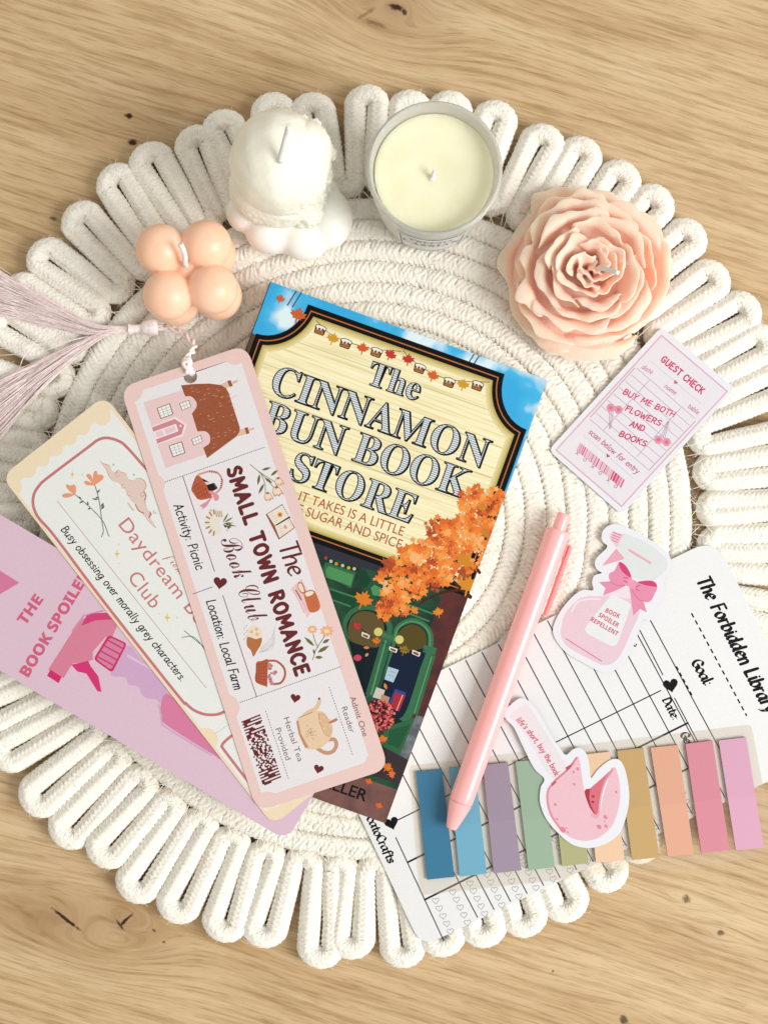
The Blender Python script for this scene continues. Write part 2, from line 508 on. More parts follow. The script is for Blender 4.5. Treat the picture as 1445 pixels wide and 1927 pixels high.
    for (px, py, ln, wd, ang, amt) in ((746, 13, 17, 7, 15, 1), (760, 20, 9, 5, 70, .9), (127, 1733, 36, 3.6, 38, 1), (236, 1733, 20, 3.6, -45, 1), (226, 1742, 12, 3, 55, .9), (1291, 1692, 9, 7, 60, .75), (1355, 1756, 8, 6, 20, .75), (242, 217, 8, 6.5, 0, 1), (250, 267, 9, 7, 0, 1), (1173, 1921, 11, 8, 80, .8), (101, 411, 8, 4, 10, .7), (290, 1752, 5, 3, 40, .7), (308, 1774, 4, 3, 0, .7), (1040, 1829, 3, 3, 0, .7), (706, 43, 26, 5, 20, .45), (690, 24, 22, 4, -30, .4)):
        w = W(px, py, ZT); b = R(-ang)
        dx = mth(nt, 'SUBTRACT', sp0.outputs[0], w.x); dy = mth(nt, 'SUBTRACT', sp0.outputs[1], w.y)
        u = mth(nt, 'ADD', mth(nt, 'MULTIPLY', dx, math.cos(b) / (ln * K)), mth(nt, 'MULTIPLY', dy, math.sin(b) / (ln * K)))
        v = mth(nt, 'ADD', mth(nt, 'MULTIPLY', dx, -math.sin(b) / (wd * K)), mth(nt, 'MULTIPLY', dy, math.cos(b) / (wd * K)))
        d = mth(nt, 'SQRT', mth(nt, 'ADD', mth(nt, 'MULTIPLY', u, u), mth(nt, 'MULTIPLY', v, v)))
        d = mth(nt, 'ADD', d, mth(nt, 'MULTIPLY', mth(nt, 'SUBTRACT', rag.outputs[0], .5), 1.5))
        mk = mth(nt, 'MULTIPLY', mth(nt, 'SUBTRACT', 1.0, mth(nt, 'SMOOTHSTEP', d, .5, 1.15) if False else mth(nt, 'MINIMUM', mth(nt, 'MAXIMUM', mth(nt, 'MULTIPLY', mth(nt, 'SUBTRACT', d, .55), 1.8), 0.0), 1.0)), amt)
        tot = mk if tot is None else mth(nt, 'MAXIMUM', tot, mk)
    c = mixc(nt, tot, c, lin((52, 33, 20)))
    link(nt, c, p.inputs['Base Color'])
    p.inputs['Roughness'].default_value = .55; p.inputs['Specular IOR Level'].default_value = .25
    bp = N(nt, 'ShaderNodeBump'); bp.inputs['Strength'].default_value = .25; bp.inputs['Distance'].default_value = .0004
    hh = mth(nt, 'SUBTRACT', mth(nt, 'ADD', fine, mth(nt, 'MULTIPLY', pores, .6)), mth(nt, 'MULTIPLY', tot, 2.0))
    link(nt, hh, bp.inputs['Height']); link(nt, bp.outputs[0], p.inputs['Normal'])
    return m

def build_table():
    me = bpy.data.meshes.new('table_top')
    bm = bmesh.new(); bmesh.ops.create_cube(bm, size=1)
    for v in bm.verts: v.co = Vector((v.co.x * 3.0, v.co.y * 2.4, v.co.z * .03 - .015))
    bmesh.ops.bevel(bm, geom=bm.edges[:], offset=.002, segments=2, affect='EDGES')
    bm.to_mesh(me); bm.free()
    me.materials.append(wood_material())
    o = new_obj('table_top', me); o.location = (0, 0, ZT)
    tag(o, 'pale oak table top with diagonal grain and small dark knots', 'table', kind='structure')
build_table()

# ------------------------------------------------------------------ rope mat
def rope_material(name, col, tint):
    m = bpy.data.materials.new(name); nt, p = nodes_of(m)
    tc = N(nt, 'ShaderNodeTexCoord')
    n1 = N(nt, 'ShaderNodeTexNoise'); n1.inputs['Scale'].default_value = 1600; n1.inputs['Detail'].default_value = 3
    link(nt, tc.outputs['Object'], n1.inputs['Vector'])
    n2 = N(nt, 'ShaderNodeTexNoise'); n2.inputs['Scale'].default_value = 60; n2.inputs['Detail'].default_value = 2
    link(nt, tc.outputs['Object'], n2.inputs['Vector'])
    c = mixc(nt, mth(nt, 'MULTIPLY', n2.outputs[0], .6), lin(col), lin(tint))
    f = ramp(nt, n1.outputs[0], [(.3, (.88, .86, .82)), (.55, (1, 1, 1))])
    c = mixc(nt, 1.0, c, f, 'MULTIPLY')
    link(nt, c, p.inputs['Base Color'])
    p.inputs['Roughness'].default_value = .95; p.inputs['Specular IOR Level'].default_value = .1
    p.inputs['Sheen Weight'].default_value = .25; p.inputs['Sheen Roughness'].default_value = .6
    bp = N(nt, 'ShaderNodeBump'); bp.inputs['Strength'].default_value = .55; bp.inputs['Distance'].default_value = .0003
    link(nt, n1.outputs[0], bp.inputs['Height']); link(nt, bp.outputs[0], p.inputs['Normal'])
    return m
ROPE = rope_material('cotton_rope', (247, 243, 234), (241, 235, 222))
THREAD = rope_material('cotton_thread', (248, 243, 232), (241, 233, 218))

def resample(P, step):
    P = np.asarray(P, float)
    s = np.concatenate([[0], np.cumsum(np.linalg.norm(np.diff(P, axis=0), axis=1))])
    n = int(s[-1] / step) + 1
    t = np.linspace(0, s[-1], n)
    return np.stack([np.interp(t, s, P[:, i]) for i in range(3)], 1), t

def rope_tube(path, step, r, segs, pitch, cols, amp, flat=1.0, power=2.0, dents=None, slant=0.9):
    """plaited cord swept along a path that lies nearly flat; real relief of the plait"""
    P, s = resample(path, step)
    T = np.gradient(P, axis=0); T /= np.linalg.norm(T, axis=1)[:, None]
    Nn = np.stack([T[:, 1], -T[:, 0], np.zeros(len(T))], 1); Nn /= np.linalg.norm(Nn, axis=1)[:, None]
    B = np.cross(Nn, T)
    B *= np.sign(B[:, 2:3]) + (B[:, 2:3] == 0)
    a = np.linspace(0, 2 * np.pi, segs, endpoint=False)
    ca, sa = np.cos(a), np.sin(a)
    k = (np.abs(ca) ** power + np.abs(sa) ** power) ** (-1 / power)
    col = (np.arange(segs) / segs * cols + .25) % cols
    fr = col % 1.0; dr = np.where(np.floor(col) % 2 == 0, 1.0, -1.0)
    jit = np.interp(s, np.arange(0, s[-1] + .004, .004), RNG.normal(0, .22, int((s[-1] + .008) / .004) + 1)[:len(np.arange(0, s[-1] + .004, .004))])
    u = s[:, None] / pitch + jit[:, None] + (dr * (fr - .5) * slant)[None, :] + (np.floor(col) * .37)[None, :]
    h = np.abs(np.sin(np.pi * u)) ** .85 * (np.sin(np.pi * np.clip(fr, .02, .98)) ** .3)[None, :]
    h += RNG.normal(0, .08, h.shape)
    wob = np.interp(s, np.arange(0, s[-1] + .012, .012), RNG.normal(0, .035, int((s[-1] + .024) / .012) + 1)[:len(np.arange(0, s[-1] + .012, .012))])
    rad = (r * (1 + wob)[:, None] * k[None, :]) + amp * (h - .6)
    V = P[:, None, :] + Nn[:, None, :] * (rad * ca)[:, :, None] + B[:, None, :] * (rad * sa * flat)[:, :, None]
    if dents is not None: V = dents(V, s)
    n = len(P)
    i, j = np.meshgrid(np.arange(n - 1), np.arange(segs), indexing='ij')
    q = np.stack([i * segs + j, i * segs + (j + 1) % segs, (i + 1) * segs + (j + 1) % segs, (i + 1) * segs + j], -1).reshape(-1, 4)
    return V.reshape(-1, 3), q

def thin_tubes(paths, rad, segs=4, taper=True):
    VV, QQ, b = [], [], 0
    for path, r in zip(paths, rad if hasattr(rad, '__len__') else [rad] * len(paths)):
        P = np.asarray(path, float)
        T = np.gradient(P, axis=0); T /= np.linalg.norm(T, axis=1)[:, None] + 1e-12
        A = np.cross(T, [0, 0, 1.0]); l = np.linalg.norm(A, axis=1)[:, None]
        A = np.where(l > 1e-3, A / (l + 1e-9), [1.0, 0, 0]); Bn = np.cross(A, T)
        a = np.linspace(0, 2 * np.pi, segs, endpoint=False)
        rr = np.full(len(P), r)
        if taper: rr = rr * np.clip(np.minimum(np.linspace(.4, 4, len(P)), np.linspace(4, .3, len(P))), 0, 1)
        V = P[:, None, :] + rr[:, None, None] * (A[:, None, :] * np.cos(a)[None, :, None] + Bn[:, None, :] * np.sin(a)[None, :, None])
        n = len(P); i, j = np.meshgrid(np.arange(n - 1), np.arange(segs), indexing='ij')
        q = np.stack([i * segs + j, i * segs + (j + 1) % segs, (i + 1) * segs + (j + 1) % segs, (i + 1) * segs + j], -1).reshape(-1, 4)
        VV.append(V.reshape(-1, 3)); QQ.append(q + b); b += n * segs
    return np.concatenate(VV), np.concatenate(QQ)

MC = W(697, 986, 0)                      # centre of the mat
def build_mat():
    root = thing('placemat', 'round off-white cotton rope placemat with a looped scalloped edge', 'placemat', (MC.x, MC.y, ZT))
    zc = -ZT - .0046
    PITCH, R_IN = .0094, .1495
    # --- spiral
    th = np.arange(2 * np.pi * .8, 2 * np.pi * R_IN / PITCH, .02)
    rr = th * PITCH / (2 * np.pi)
    path = np.stack([rr * np.cos(th), rr * np.sin(th), np.full_like(th, zc) + .0003 * np.sin(th * 3.1) * np.sin(th * .37)], 1)
    DP = .0066
    def dents(V, s):
        r = np.hypot(V[..., 0], V[..., 1]); t = np.arctan2(V[..., 1], V[..., 0])
        top = V[..., 2] > zc
        ph = (r * t / DP)
        d = np.abs((s[:, None] / DP) % 1.0 - .5) * 2          # 1 at stitch, 0 between
        ca = np.cos(np.linspace(0, 2 * np.pi, V.shape[1], endpoint=False))
        V[..., 2] -= np.where(top, .0014 * np.clip((d - .78) / .22, 0, 1) ** 2 * np.exp(-((ca - .25) / .22) ** 2)[None, :], 0)
        return V
    v, q = rope_tube(path, .0004, .0050, 30, .0025, 6, .0013, flat=.86, power=4.0, dents=dents, slant=1.6)
    new_obj('spiral_coil', mesh_np('spiral_coil', v, q, [ROPE]), root)
    # --- scalloped border: one cord folded out and back
    NL = 59; RO, RI = .1972, .1545
    dl = 2 * math.pi / NL; off0 = R(91.0)
    pts = []
    for i in range(NL):
        th0 = off0 - i * dl
        ro = RO + random.uniform(-.0035, .0025); tw = random.uniform(-.032, .032); sk = random.uniform(-.007, .007)
        g = random.uniform(.0002, .0007)
        ho = dl / 4 * (ro - .006) + g; hi = dl / 4 * RI - .0001
        ri = RI + random.uniform(-.0008, .0012)
        loc = []
        zj = random.uniform(-.0004, .0004)
        # outward strand, tip, inward strand, inner bend (local: tangential x, radial y)
        for k in range(6):
            t = k / 5; loc.append((-(hi + (ho - hi) * t ** .8), ri + .0045 + (ro - ho * .95 - ri - .0045) * t, zj))
        for k in range(1, 10):
            a = math.pi - math.pi * k / 10
            loc.append((ho * 1.06 * math.cos(a), ro - ho * .95 + ho * .95 * math.sin(a), zj + .0004 * math.sin(a)))
        for k in range(6):
            t = 1 - k / 5; loc.append(((hi + (ho - hi) * t ** .8), ri + .0045 + (ro - ho * .95 - ri - .0045) * t, zj))
        for (x, y, z) in loc:
            lean = (y - RI) / (RO - RI)
            c, s_ = math.cos(th0 + sk + tw * lean * .6), math.sin(th0 + sk + tw * lean * .6)
            pts.append((y * c + x * s_, y * s_ - x * c, zc + z))
        # inner bend towards the next loop
        thn = off0 - (i + .5) * dl; hb = dl / 4 * RI
        for k in range(1, 6):
            a = math.pi * k / 6
            x, y = -hb * math.cos(a), ri + .0045 - .0045 * math.sin(a)
            c, s_ = math.cos(thn), math.sin(thn)
            pts.append((y * c + x * s_, y * s_ - x * c, zc))
    pts = np.array(catmull(pts, 5, True)); pts = np.concatenate([pts, pts[:1]])
    v, q = rope_tube(pts, .0004, .00498, 32, .0023, 8, .00095, flat=.96, slant=1.6)
    new_obj('looped_border', mesh_np('looped_border', v, q, [ROPE]), root)
    # --- zigzag stitching over the seams
    paths = []
    ztop = zc + .0042
    for k in range(4, int(R_IN / PITCH) + 1):
        r0 = k * PITCH
        n = int(2 * math.pi * r0 / .0068)
        for i in range(n):
            a0 = 2 * math.pi * (i + RNG.normal(0, .06)) / n; sg = 1 if i % 2 else -1
            a1 = 2 * math.pi * (i + 1 + RNG.normal(0, .06)) / n
            if random.random() < .15: continue
            rs = r0 + PITCH / 2 + PITCH * (a0 / (2 * math.pi))
            ra, rb = rs + sg * random.uniform(.0028, .0046), rs - sg * random.uniform(.0028, .0046)
            P = []
            for t in np.linspace(0, 1, 6):
                a = a0 + (a1 - a0) * t; rad = ra + (rb - ra) * t
                P.append((rad * math.cos(a), rad * math.sin(a), ztop - .0007 + .0006 * math.sin(math.pi * t) + .0002))
            paths.append(P)
    # threads that tie the loops to the coil
    for i in range(NL * 3):
        a = 2 * math.pi * i / (NL * 3) + RNG.normal(0, .008); sg = RNG.normal(0, .012)
        P = []
        for t in np.linspace(0, 1, 6):
            rad = .1465 + .0105 * t
            P.append((rad * math.cos(a + sg * t), rad * math.sin(a + sg * t), ztop - .0006 + .0009 * math.sin(math.pi * t)))
        paths.append(P)
    v, q = thin_tubes(paths, .00017, 4)
    o = new_obj('stitching', mesh_np('stitching', v, q, [THREAD]), root); o['kind'] = 'stuff'
    # --- stray cotton fibres
    paths, rad = [], []
    def fibre(x, y, z, ln, flat=.5):
        a = random.uniform(0, 2 * math.pi); b = a + random.gauss(0, .9)
        dz = random.uniform(.05, flat)
        P = []
        for t in (0, .35, .7, 1):
            aa = a + (b - a) * t
            x += ln / 3 * math.cos(aa) * (t > 0); y += ln / 3 * math.sin(aa) * (t > 0)
            P.append((x, y, z + ln * dz * math.sin(t * 2.2) * .6))
        paths.append(P); rad.append(random.uniform(.00005, .00011))
    for _ in range(8000):
        r0 = math.sqrt(random.random()) * .155; a = random.uniform(0, 2 * math.pi)
        fibre(r0 * math.cos(a), r0 * math.sin(a), zc + .0040, random.uniform(.002, .007), .3)
    L = len(pts)
    for _ in range(8000):
        p = pts[random.randrange(L)]; a = random.uniform(0, 2 * math.pi); e = random.uniform(.15, 1.45)
        fibre(p[0] + .0043 * math.cos(a) * math.cos(e), p[1] + .0043 * math.sin(a) * math.cos(e), p[2] + .0043 * math.sin(e), random.uniform(.0014, .0045), .6)
    v, q = thin_tubes(paths, rad, 3)
    o = new_obj('stray_fibres', mesh_np('stray_fibres', v, q, [THREAD]), root); o['kind'] = 'stuff'
build_mat()

# ------------------------------------------------------------------ candles
def wax(name, c, sss=.5, radius=(.004, .003, .002), rough=.42, scale=1.0, var=None):
    m = bpy.data.materials.new(name); nt, p = nodes_of(m)
    tc = N(nt, 'ShaderNodeTexCoord')
    n = N(nt, 'ShaderNodeTexNoise'); n.inputs['Scale'].default_value = 90; n.inputs['Detail'].default_value = 4
    link(nt, tc.outputs['Object'], n.inputs['Vector'])
    c0 = lin(c); c1 = lin(var) if var else tuple(v * .93 for v in c0)
    out = ramp(nt, n.outputs[0], [(.3, c1), (.65, c0)])
    link(nt, out, p.inputs['Base Color'])
    p.inputs['Subsurface Weight'].default_value = sss
    p.inputs['Subsurface Radius'].default_value = radius
    p.inputs['Subsurface Scale'].default_value = scale
    p.inputs['Roughness'].default_value = rough
    p.inputs['Specular IOR Level'].default_value = .4
    n3 = N(nt, 'ShaderNodeTexNoise'); n3.inputs['Scale'].default_value = 500; n3.inputs['Detail'].default_value = 3
    link(nt, tc.outputs['Object'], n3.inputs['Vector'])
    bp = N(nt, 'ShaderNodeBump'); bp.inputs['Strength'].default_value = .2; bp.inputs['Distance'].default_value = .0003
    link(nt, n3.outputs[0], bp.inputs['Height']); link(nt, bp.outputs[0], p.inputs['Normal'])
    return m
WICK = ink((255, 254, 252), .8, .06, 'cotton_wick')

def fuse(name, me, vox, mat, it):
    """closed shells fused into one casting by a voxel remesh, then softened"""
    o = bpy.data.objects.new(name, me); COL.objects.link(o)
    md = o.modifiers.new('fuse', 'REMESH'); md.mode = 'VOXEL'; md.voxel_size = vox; md.use_smooth_shade = True
    ms = o.modifiers.new('soften', 'SMOOTH'); ms.iterations = it; ms.factor = .5
    out = bpy.data.meshes.new_from_object(o.evaluated_get(bpy.context.evaluated_depsgraph_get()))
    bpy.data.objects.remove(o); bpy.data.meshes.remove(me)
    out.name = name
    out.materials.clear(); out.materials.append(mat)
    out.polygons.foreach_set('use_smooth', np.ones(len(out.polygons), dtype=bool))
    out.update()
    return out

def blob_mesh(name, parts, vox, mat, smooth_it=4, disp=None):
    """ellipsoids (centre, radii, euler) fused into one solid by a voxel remesh"""
    bm = bmesh.new()
    for c, r, *e in parts:
        tmp = bmesh.new(); bmesh.ops.create_icosphere(tmp, subdivisions=4, radius=1.0)
        from mathutils import Euler
        rot = Euler(e[0] if e else (0, 0, 0)).to_matrix()
        r = (r, r, r) if isinstance(r, (int, float)) else r
        for v in tmp.verts: v.co = rot @ Vector((v.co.x * r[0], v.co.y * r[1], v.co.z * r[2])) + Vector(c)
        me = bpy.data.meshes.new('tmp'); tmp.to_mesh(me); tmp.free(); bm.from_mesh(me); bpy.data.meshes.remove(me)
    me = bpy.data.meshes.new(name); bm.to_mesh(me); bm.free()
    o = bpy.data.objects.new(name, me); COL.objects.link(o)
    md = o.modifiers.new('fuse', 'REMESH'); md.mode = 'VOXEL'; md.voxel_size = vox; md.use_smooth_shade = True
    ms = o.modifiers.new('soften', 'SMOOTH'); ms.iterations = smooth_it; ms.factor = .5
    dg = bpy.context.evaluated_depsgraph_get()
    out = bpy.data.meshes.new_from_object(o.evaluated_get(dg))
    bpy.data.objects.remove(o); bpy.data.meshes.remove(me)
    out.name = name
    if disp:
        out.update()
        nrm = [v.normal.copy() for v in out.vertices]
        for v, n_ in zip(out.vertices, nrm): v.co += n_ * disp(v.co)
    out.materials.clear(); out.materials.append(mat)
    out.polygons.foreach_set('use_smooth', np.ones(len(out.polygons), dtype=bool))
    out.update()
    return out

def wick(parent, pts, r, mat=WICK, name='wick'):
    P = np.array(catmull(pts, 6)) - np.array(parent.matrix_basis.translation)
    v, q = thin_tubes([P], r, 8, taper=False)
    v = np.concatenate([v, [P[0], P[-1]]]); n = len(v) - 2
    v = v + RNG.normal(0, r * .06, v.shape)
    me = mesh_np(name, v, q, [mat])
    bm = bmesh.new(); bm.from_mesh(me); bm.verts.ensure_lookup_table()
    for base, ctr in ((0, n), (n - 8, n + 1)):
        for j in range(8):
            try: bm.faces.new((bm.verts[base + j], bm.verts[base + (j + 1) % 8], bm.verts[ctr]))
            except ValueError: pass
    bmesh.ops.recalc_face_normals(bm, faces=bm.faces); bm.to_mesh(me); bm.free()
    return new_obj(name, me, parent)

# --- peach bubble candle: two layers of four spheres
def bubble_candle():
    zt, zb, r = .0305, .0108, .01085
    top = [W(*zQ((420, 452))[0], zt), W(*zQ((915, 410))[0], zt), W(*zQ((500, 955))[0], zt), W(*zQ((985, 888))[0], zt)]
    c = sum(top, Vector()) / 4
    root = thing('bubble_candle', 'small peach candle of clustered wax balls with a white wick', 'candle', (c.x, c.y, 0))
    parts = []
    for t in top:
        d = Vector((t.x - c.x, t.y - c.y, 0))
        parts.append(((d.x, d.y, zt), r)); parts.append(((d.x * .98, d.y * .98, zb), r))
    parts.append(((0, 0, .0205), (.0078, .0078, .0135)))
    m = wax('peach_wax', (252, 207, 180), .55, (.005, .0028, .0016), .36, 1.0, (250, 199, 168))
    new_obj('wax_body', blob_mesh('wax_body', parts, .00052, m, 5), root)
    wick(root, [(c.x - .0002, c.y + .0004, .030), (c.x + .0002, c.y + .002, .038), (c.x + .0006, c.y + .0042, .041), (c.x - .0006, c.y + .0085, .0455)], .00115)
bubble_candle()

# --- white sculpted candle: a rough dome with a craggy side on a lobed base
def sculpted_candle():
    b = W(*zN((770, 1270))[0], .012)
    root = thing('sculpted_candle', 'white wax candle with a craggy dome on a base of rounded lobes', 'candle', (b.x, b.y, 0))
    def at(x, y, z):
        w = W(*zN((x, y))[0], z); return (w.x - b.x, w.y - b.y, z)
    s = K / 5.161
    def rr(px, z): return px * s * (H - z) / H
    base = [(at(325, 1190, .0115), (rr(195, .012), rr(190, .012), .0112)), (at(570, 1340, .0112), (rr(262, .011), rr(250, .011), .0110)), (at(895, 1395, .0112), (rr(262, .011), rr(258, .011), .0110)),
            (at(1125, 1245, .0118), (rr(238, .012), rr(290, .012), .0116)), (at(760, 1180, .012), (rr(460, .011), rr(340, .011), .0118)), (at(560, 980, .011), (rr(300, .011), rr(230, .011), .0112)), (at(1010, 1010, .011), (rr(230, .011), rr(200, .011), .0112)),
            (at(735, 1400, .0100), (rr(200, .010), rr(190, .010), .0100)), (at(440, 1270, .0100), (rr(180, .010), rr(150, .010), .0100)), (at(1045, 1350, .0100), (rr(190, .010), rr(190, .010), .0102))]
    mb = wax('white_wax', (250, 249, 244), .6, (.004, .0038, .0032), .4, 1.0, (246, 245, 236))
    new_obj('lobed_base', blob_mesh('lobed_base', base, .0006, mb, 40), root)
    dome = [(at(655, 700, .046), (rr(490, .05), rr(500, .05), .0265), (0, 0, .1)),
            (at(640, 930, .028), (rr(480, .028), rr(390, .028), .022)),
            (at(930, 560, .048), (rr(230, .048), rr(250, .048), .018)), (at(1040, 590, .046), (rr(125, .046), rr(140, .046), .011)),
            (at(1128, 615, .043), (rr(74, .043), rr(62, .043), .006)), (at(1070, 470, .047), (rr(70, .047), rr(60, .047), .008)), (at(1020, 800, .040), (rr(130, .04), rr(150, .04), .013)),
            (at(1075, 880, .034), (rr(80, .034), rr(80, .034), .010)), (at(1000, 1000, .032), (rr(100, .032), rr(120, .032), .012)),
            (at(900, 1190, .024), (rr(180, .024), rr(140, .024), .010))]
    rnd = random.Random(5)
    for x, y, z, q in ((1085, 760, .040, 42), (1095, 820, .037, 40), (1090, 930, .033, 46), (1060, 1000, .031, 50), (1030, 1080, .028, 55), (1000, 1170, .026, 55), (960, 1250, .024, 60), (880, 1285, .024, 62), (790, 1270, .025, 58), (700, 1225, .027, 55), (610, 1200, .028, 52), (530, 1190, .028, 55), (450, 1160, .029, 55), (360, 1110, .030, 60), (840, 1190, .028, 46), (760, 1140, .030, 42), (950, 1130, .030, 48), (1050, 470, .047, 45), (985, 330, .046, 60), (880, 260, .046, 60), (1075, 690, .043, 36)):
        dome.append((at(x + rnd.uniform(-12, 12), y + rnd.uniform(-12, 12), z), (rr(q, z), rr(q * rnd.uniform(.7, 1.1), z), rr(q * 1.2, z))))
    def disp(co):
        n1 = noise.noise(co * 140); n2 = noise.noise(co * 420)
        low = max(0.0, min(1.0, (.050 - co.z) / .03)); side = max(0.0, min(1.0, (co.x + .004) / .012)) * max(0.0, min(1.0, (.062 - co.z) / .02))
        k = max(low * .6, side)
        return .0006 * n1 + (.0012 * n2 + .0008 * noise.noise(co * 850)) * k
    m2 = wax('ivory_wax', (247, 245, 232), .5, (.004, .0038, .0030), .5, 1.0, (238, 237, 220))
    new_obj('wax_dome', blob_mesh('wax_dome', dome, .00046, m2, 2, disp), root)
    p0 = W(*zN((650, 690))[0], .0715); p1 = W(*zN((745, 335))[0], .088)
    wick(root, [tuple(p0), tuple((p0 + p1) / 2), tuple(p1)], .00125)
sculpted_candle()

# --- frosted glass jar candle
def lathe(name, prof, mat, parent, segs=96, close=True):
    v, f = [], []
    n = len(prof)
    for i in range(segs):
        a = 2 * math.pi * i / segs
        for r, z in prof: v.append((r * math.cos(a), r * math.sin(a), z))
    for i in range(segs):
        for j in range(n - 1):
            f.append((i * n + j, ((i + 1) % segs) * n + j, ((i + 1) % segs) * n + j + 1, i * n + j + 1))
    me = bpy.data.meshes.new(name); me.from_pydata(v, [], f)
    bm = bmesh.new(); bm.from_mesh(me); bmesh.ops.remove_doubles(bm, verts=bm.verts, dist=1e-6); bmesh.ops.recalc_face_normals(bm, faces=bm.faces); bm.to_mesh(me); bm.free()
    me.materials.append(mat); me.polygons.foreach_set('use_smooth', np.ones(len(me.polygons), dtype=bool)); me.update()
    return new_obj(name, me, parent)

def jar_candle():
    c = W(818, 315.5, .062)
    root = thing('jar_candle', 'cream candle poured in a frosted glass jar with a white label', 'candle', (c.x, c.y, 0))
    g = bpy.data.materials.new('frosted_glass'); nt, p = nodes_of(g)
    p.inputs['Base Color'].default_value = (.965, .972, .925, 1); p.inputs['Roughness'].default_value = .36
    p.inputs['Transmission Weight'].default_value = .68; p.inputs['IOR'].default_value = 1.38
    ro, rb, t, h = .0278, .0228, .0021, .062
    prof = [(0, .0006), (rb - .004, .0004), (rb - .001, .0012), (rb, .004)]
    for k in range(1, 9): prof.append((rb + (ro - rb) * (k / 8) ** .8, .004 + (h - .0055) * k / 8))
    prof += [(ro - .0002, h - .0006), (ro - .0008, h), (ro - .0014, h), (ro - t, h - .0008)]
    for k in range(7, -1, -1): prof.append((rb + (ro - rb) * (k / 8) ** .8 - t, .008 + (h - .010) * k / 8))
    prof += [(rb - t - .002, .0066), (0, .0064)]
    lathe('glass_jar', prof, g, root, 128)
    w = wax('cream_wax', (236, 234, 204), .5, (.006, .0055, .0035), .38, 1.0, (232, 228, 194))
    zw = .0535
    wp = [(0, zw - .0012), (.004, zw - .0011), (.010, zw - .0004), (.017, zw - .0001), (.0225, zw), (.0243, zw + .0004), (.0247, zw + .0001), (.0247, zw - .002)]
    for k in range(7, -1, -1): wp.append((rb + (ro - rb) * (k / 8) ** .8 - t - .0003, .009 + (zw - .012) * k / 8))
    wp += [(0, .0088)]
    lathe('wax_fill', wp, w, root, 96)
    q = Vector((c.x, c.y, 0))
    wick(root, [tuple(q + Vector((-.0008, -.0020, zw - .004))), tuple(q + Vector((-.0006, -.0012, zw + .001))), tuple(q + Vector((.0002, .0003, zw + .0035)))], .0008)
    bm = bmesh.new(); bmesh.ops.create_icosphere(bm, subdivisions=2, radius=.0016)
    for v in bm.verts: v.co = Vector((v.co.x - .0008, v.co.y - .0018, v.co.z * .5 + zw - .0008)) + Vector(RNG.normal(0, .0002, 3))
    me = bpy.data.meshes.new('wick_clip'); bm.to_mesh(me); bm.free(); me.materials.append(WICK); new_obj('wax_bead', me, root)
    # label wrapped round the lower front of the jar
    lm = ink((243, 243, 242), .5, .03); gm = ink((120, 120, 122), .5, .03)
    def rad(z): return rb + (ro - rb) * max(0.0, min(1.0, (z - .004) / (h - .0055))) ** .8 + .00025
    def wrap(a, z, e=0.0): return ((rad(z) + e) * math.cos(a), (rad(z) + e) * math.sin(a), z)
    a0, a1, z0, z1 = R(-124), R(-59), .012, .049
    v, f, na, nz = [], [], 30, 10
    for i in range(na + 1):
        for j in range(nz + 1): v.append(wrap(a0 + (a1 - a0) * i / na, z0 + (z1 - z0) * j / nz))
    for i in range(na):
        for j in range(nz): f.append((i * (nz + 1) + j, (i + 1) * (nz + 1) + j, (i + 1) * (nz + 1) + j + 1, i * (nz + 1) + j + 1))
    me = bpy.data.meshes.new('label'); me.from_pydata(v, [], f); me.materials.append(lm)
    me.polygons.foreach_set('use_smooth', np.ones(len(f), dtype=bool)); lab = new_obj('label', me, root)
    md = lab.modifiers.new('paper', 'SOLIDIFY'); md.thickness = .00012; md.offset = 1
    # its border lines and writing
    v, f = [], []
    def strip(aa, za, ab, zb, w=.0003):
        n = 24
        for i in range(n + 1):
            t = i / n; a = aa + (ab - aa) * t; z = za + (zb - za) * t
            if abs(ab - aa) > 1e-6: v.append(wrap(a, z - w, .0003)); v.append(wrap(a, z + w, .0003))
            else: v.append(wrap(a - w / ro, z, .0003)); v.append(wrap(a + w / ro, z, .0003))
            if i: k = len(v); f.append((k - 4, k - 2, k - 1, k - 3))
    i_ = .05
    strip(a0 + i_, z0 + .002, a0 + i_, z1 - .002); strip(a1 - i_, z0 + .002, a1 - i_, z1 - .002)
    strip(a0 + i_, z0 + .002, a1 - i_, z0 + .002); strip(a0 + i_, z1 - .002, a1 - i_, z1 - .002)
    for s, zz, hh, fr in (('FREESIA', .0405, .0036, .62), ('CASSIAN', .0305, .0058, .84)):
        gv, gf = glyph_mesh(s, 'serif', 0, 1.15)
        x0 = min(x for x, y in gv); x1 = max(x for x, y in gv); span = (a1 - a0) * fr; am = (a0 + a1) / 2
        b = len(v)
        for x, y in gv: v.append(wrap(am + ((x - x0) / (x1 - x0) - .5) * span, zz + y / cap_h('serif') * hh, .0003))
        for fc in gf: f.append(tuple(b + k for k in fc))
    me = bpy.data.meshes.new('lettering'); me.from_pydata(v, [], f); me.materials.append(gm)
    new_obj('label_print', me, lab)
jar_candle()

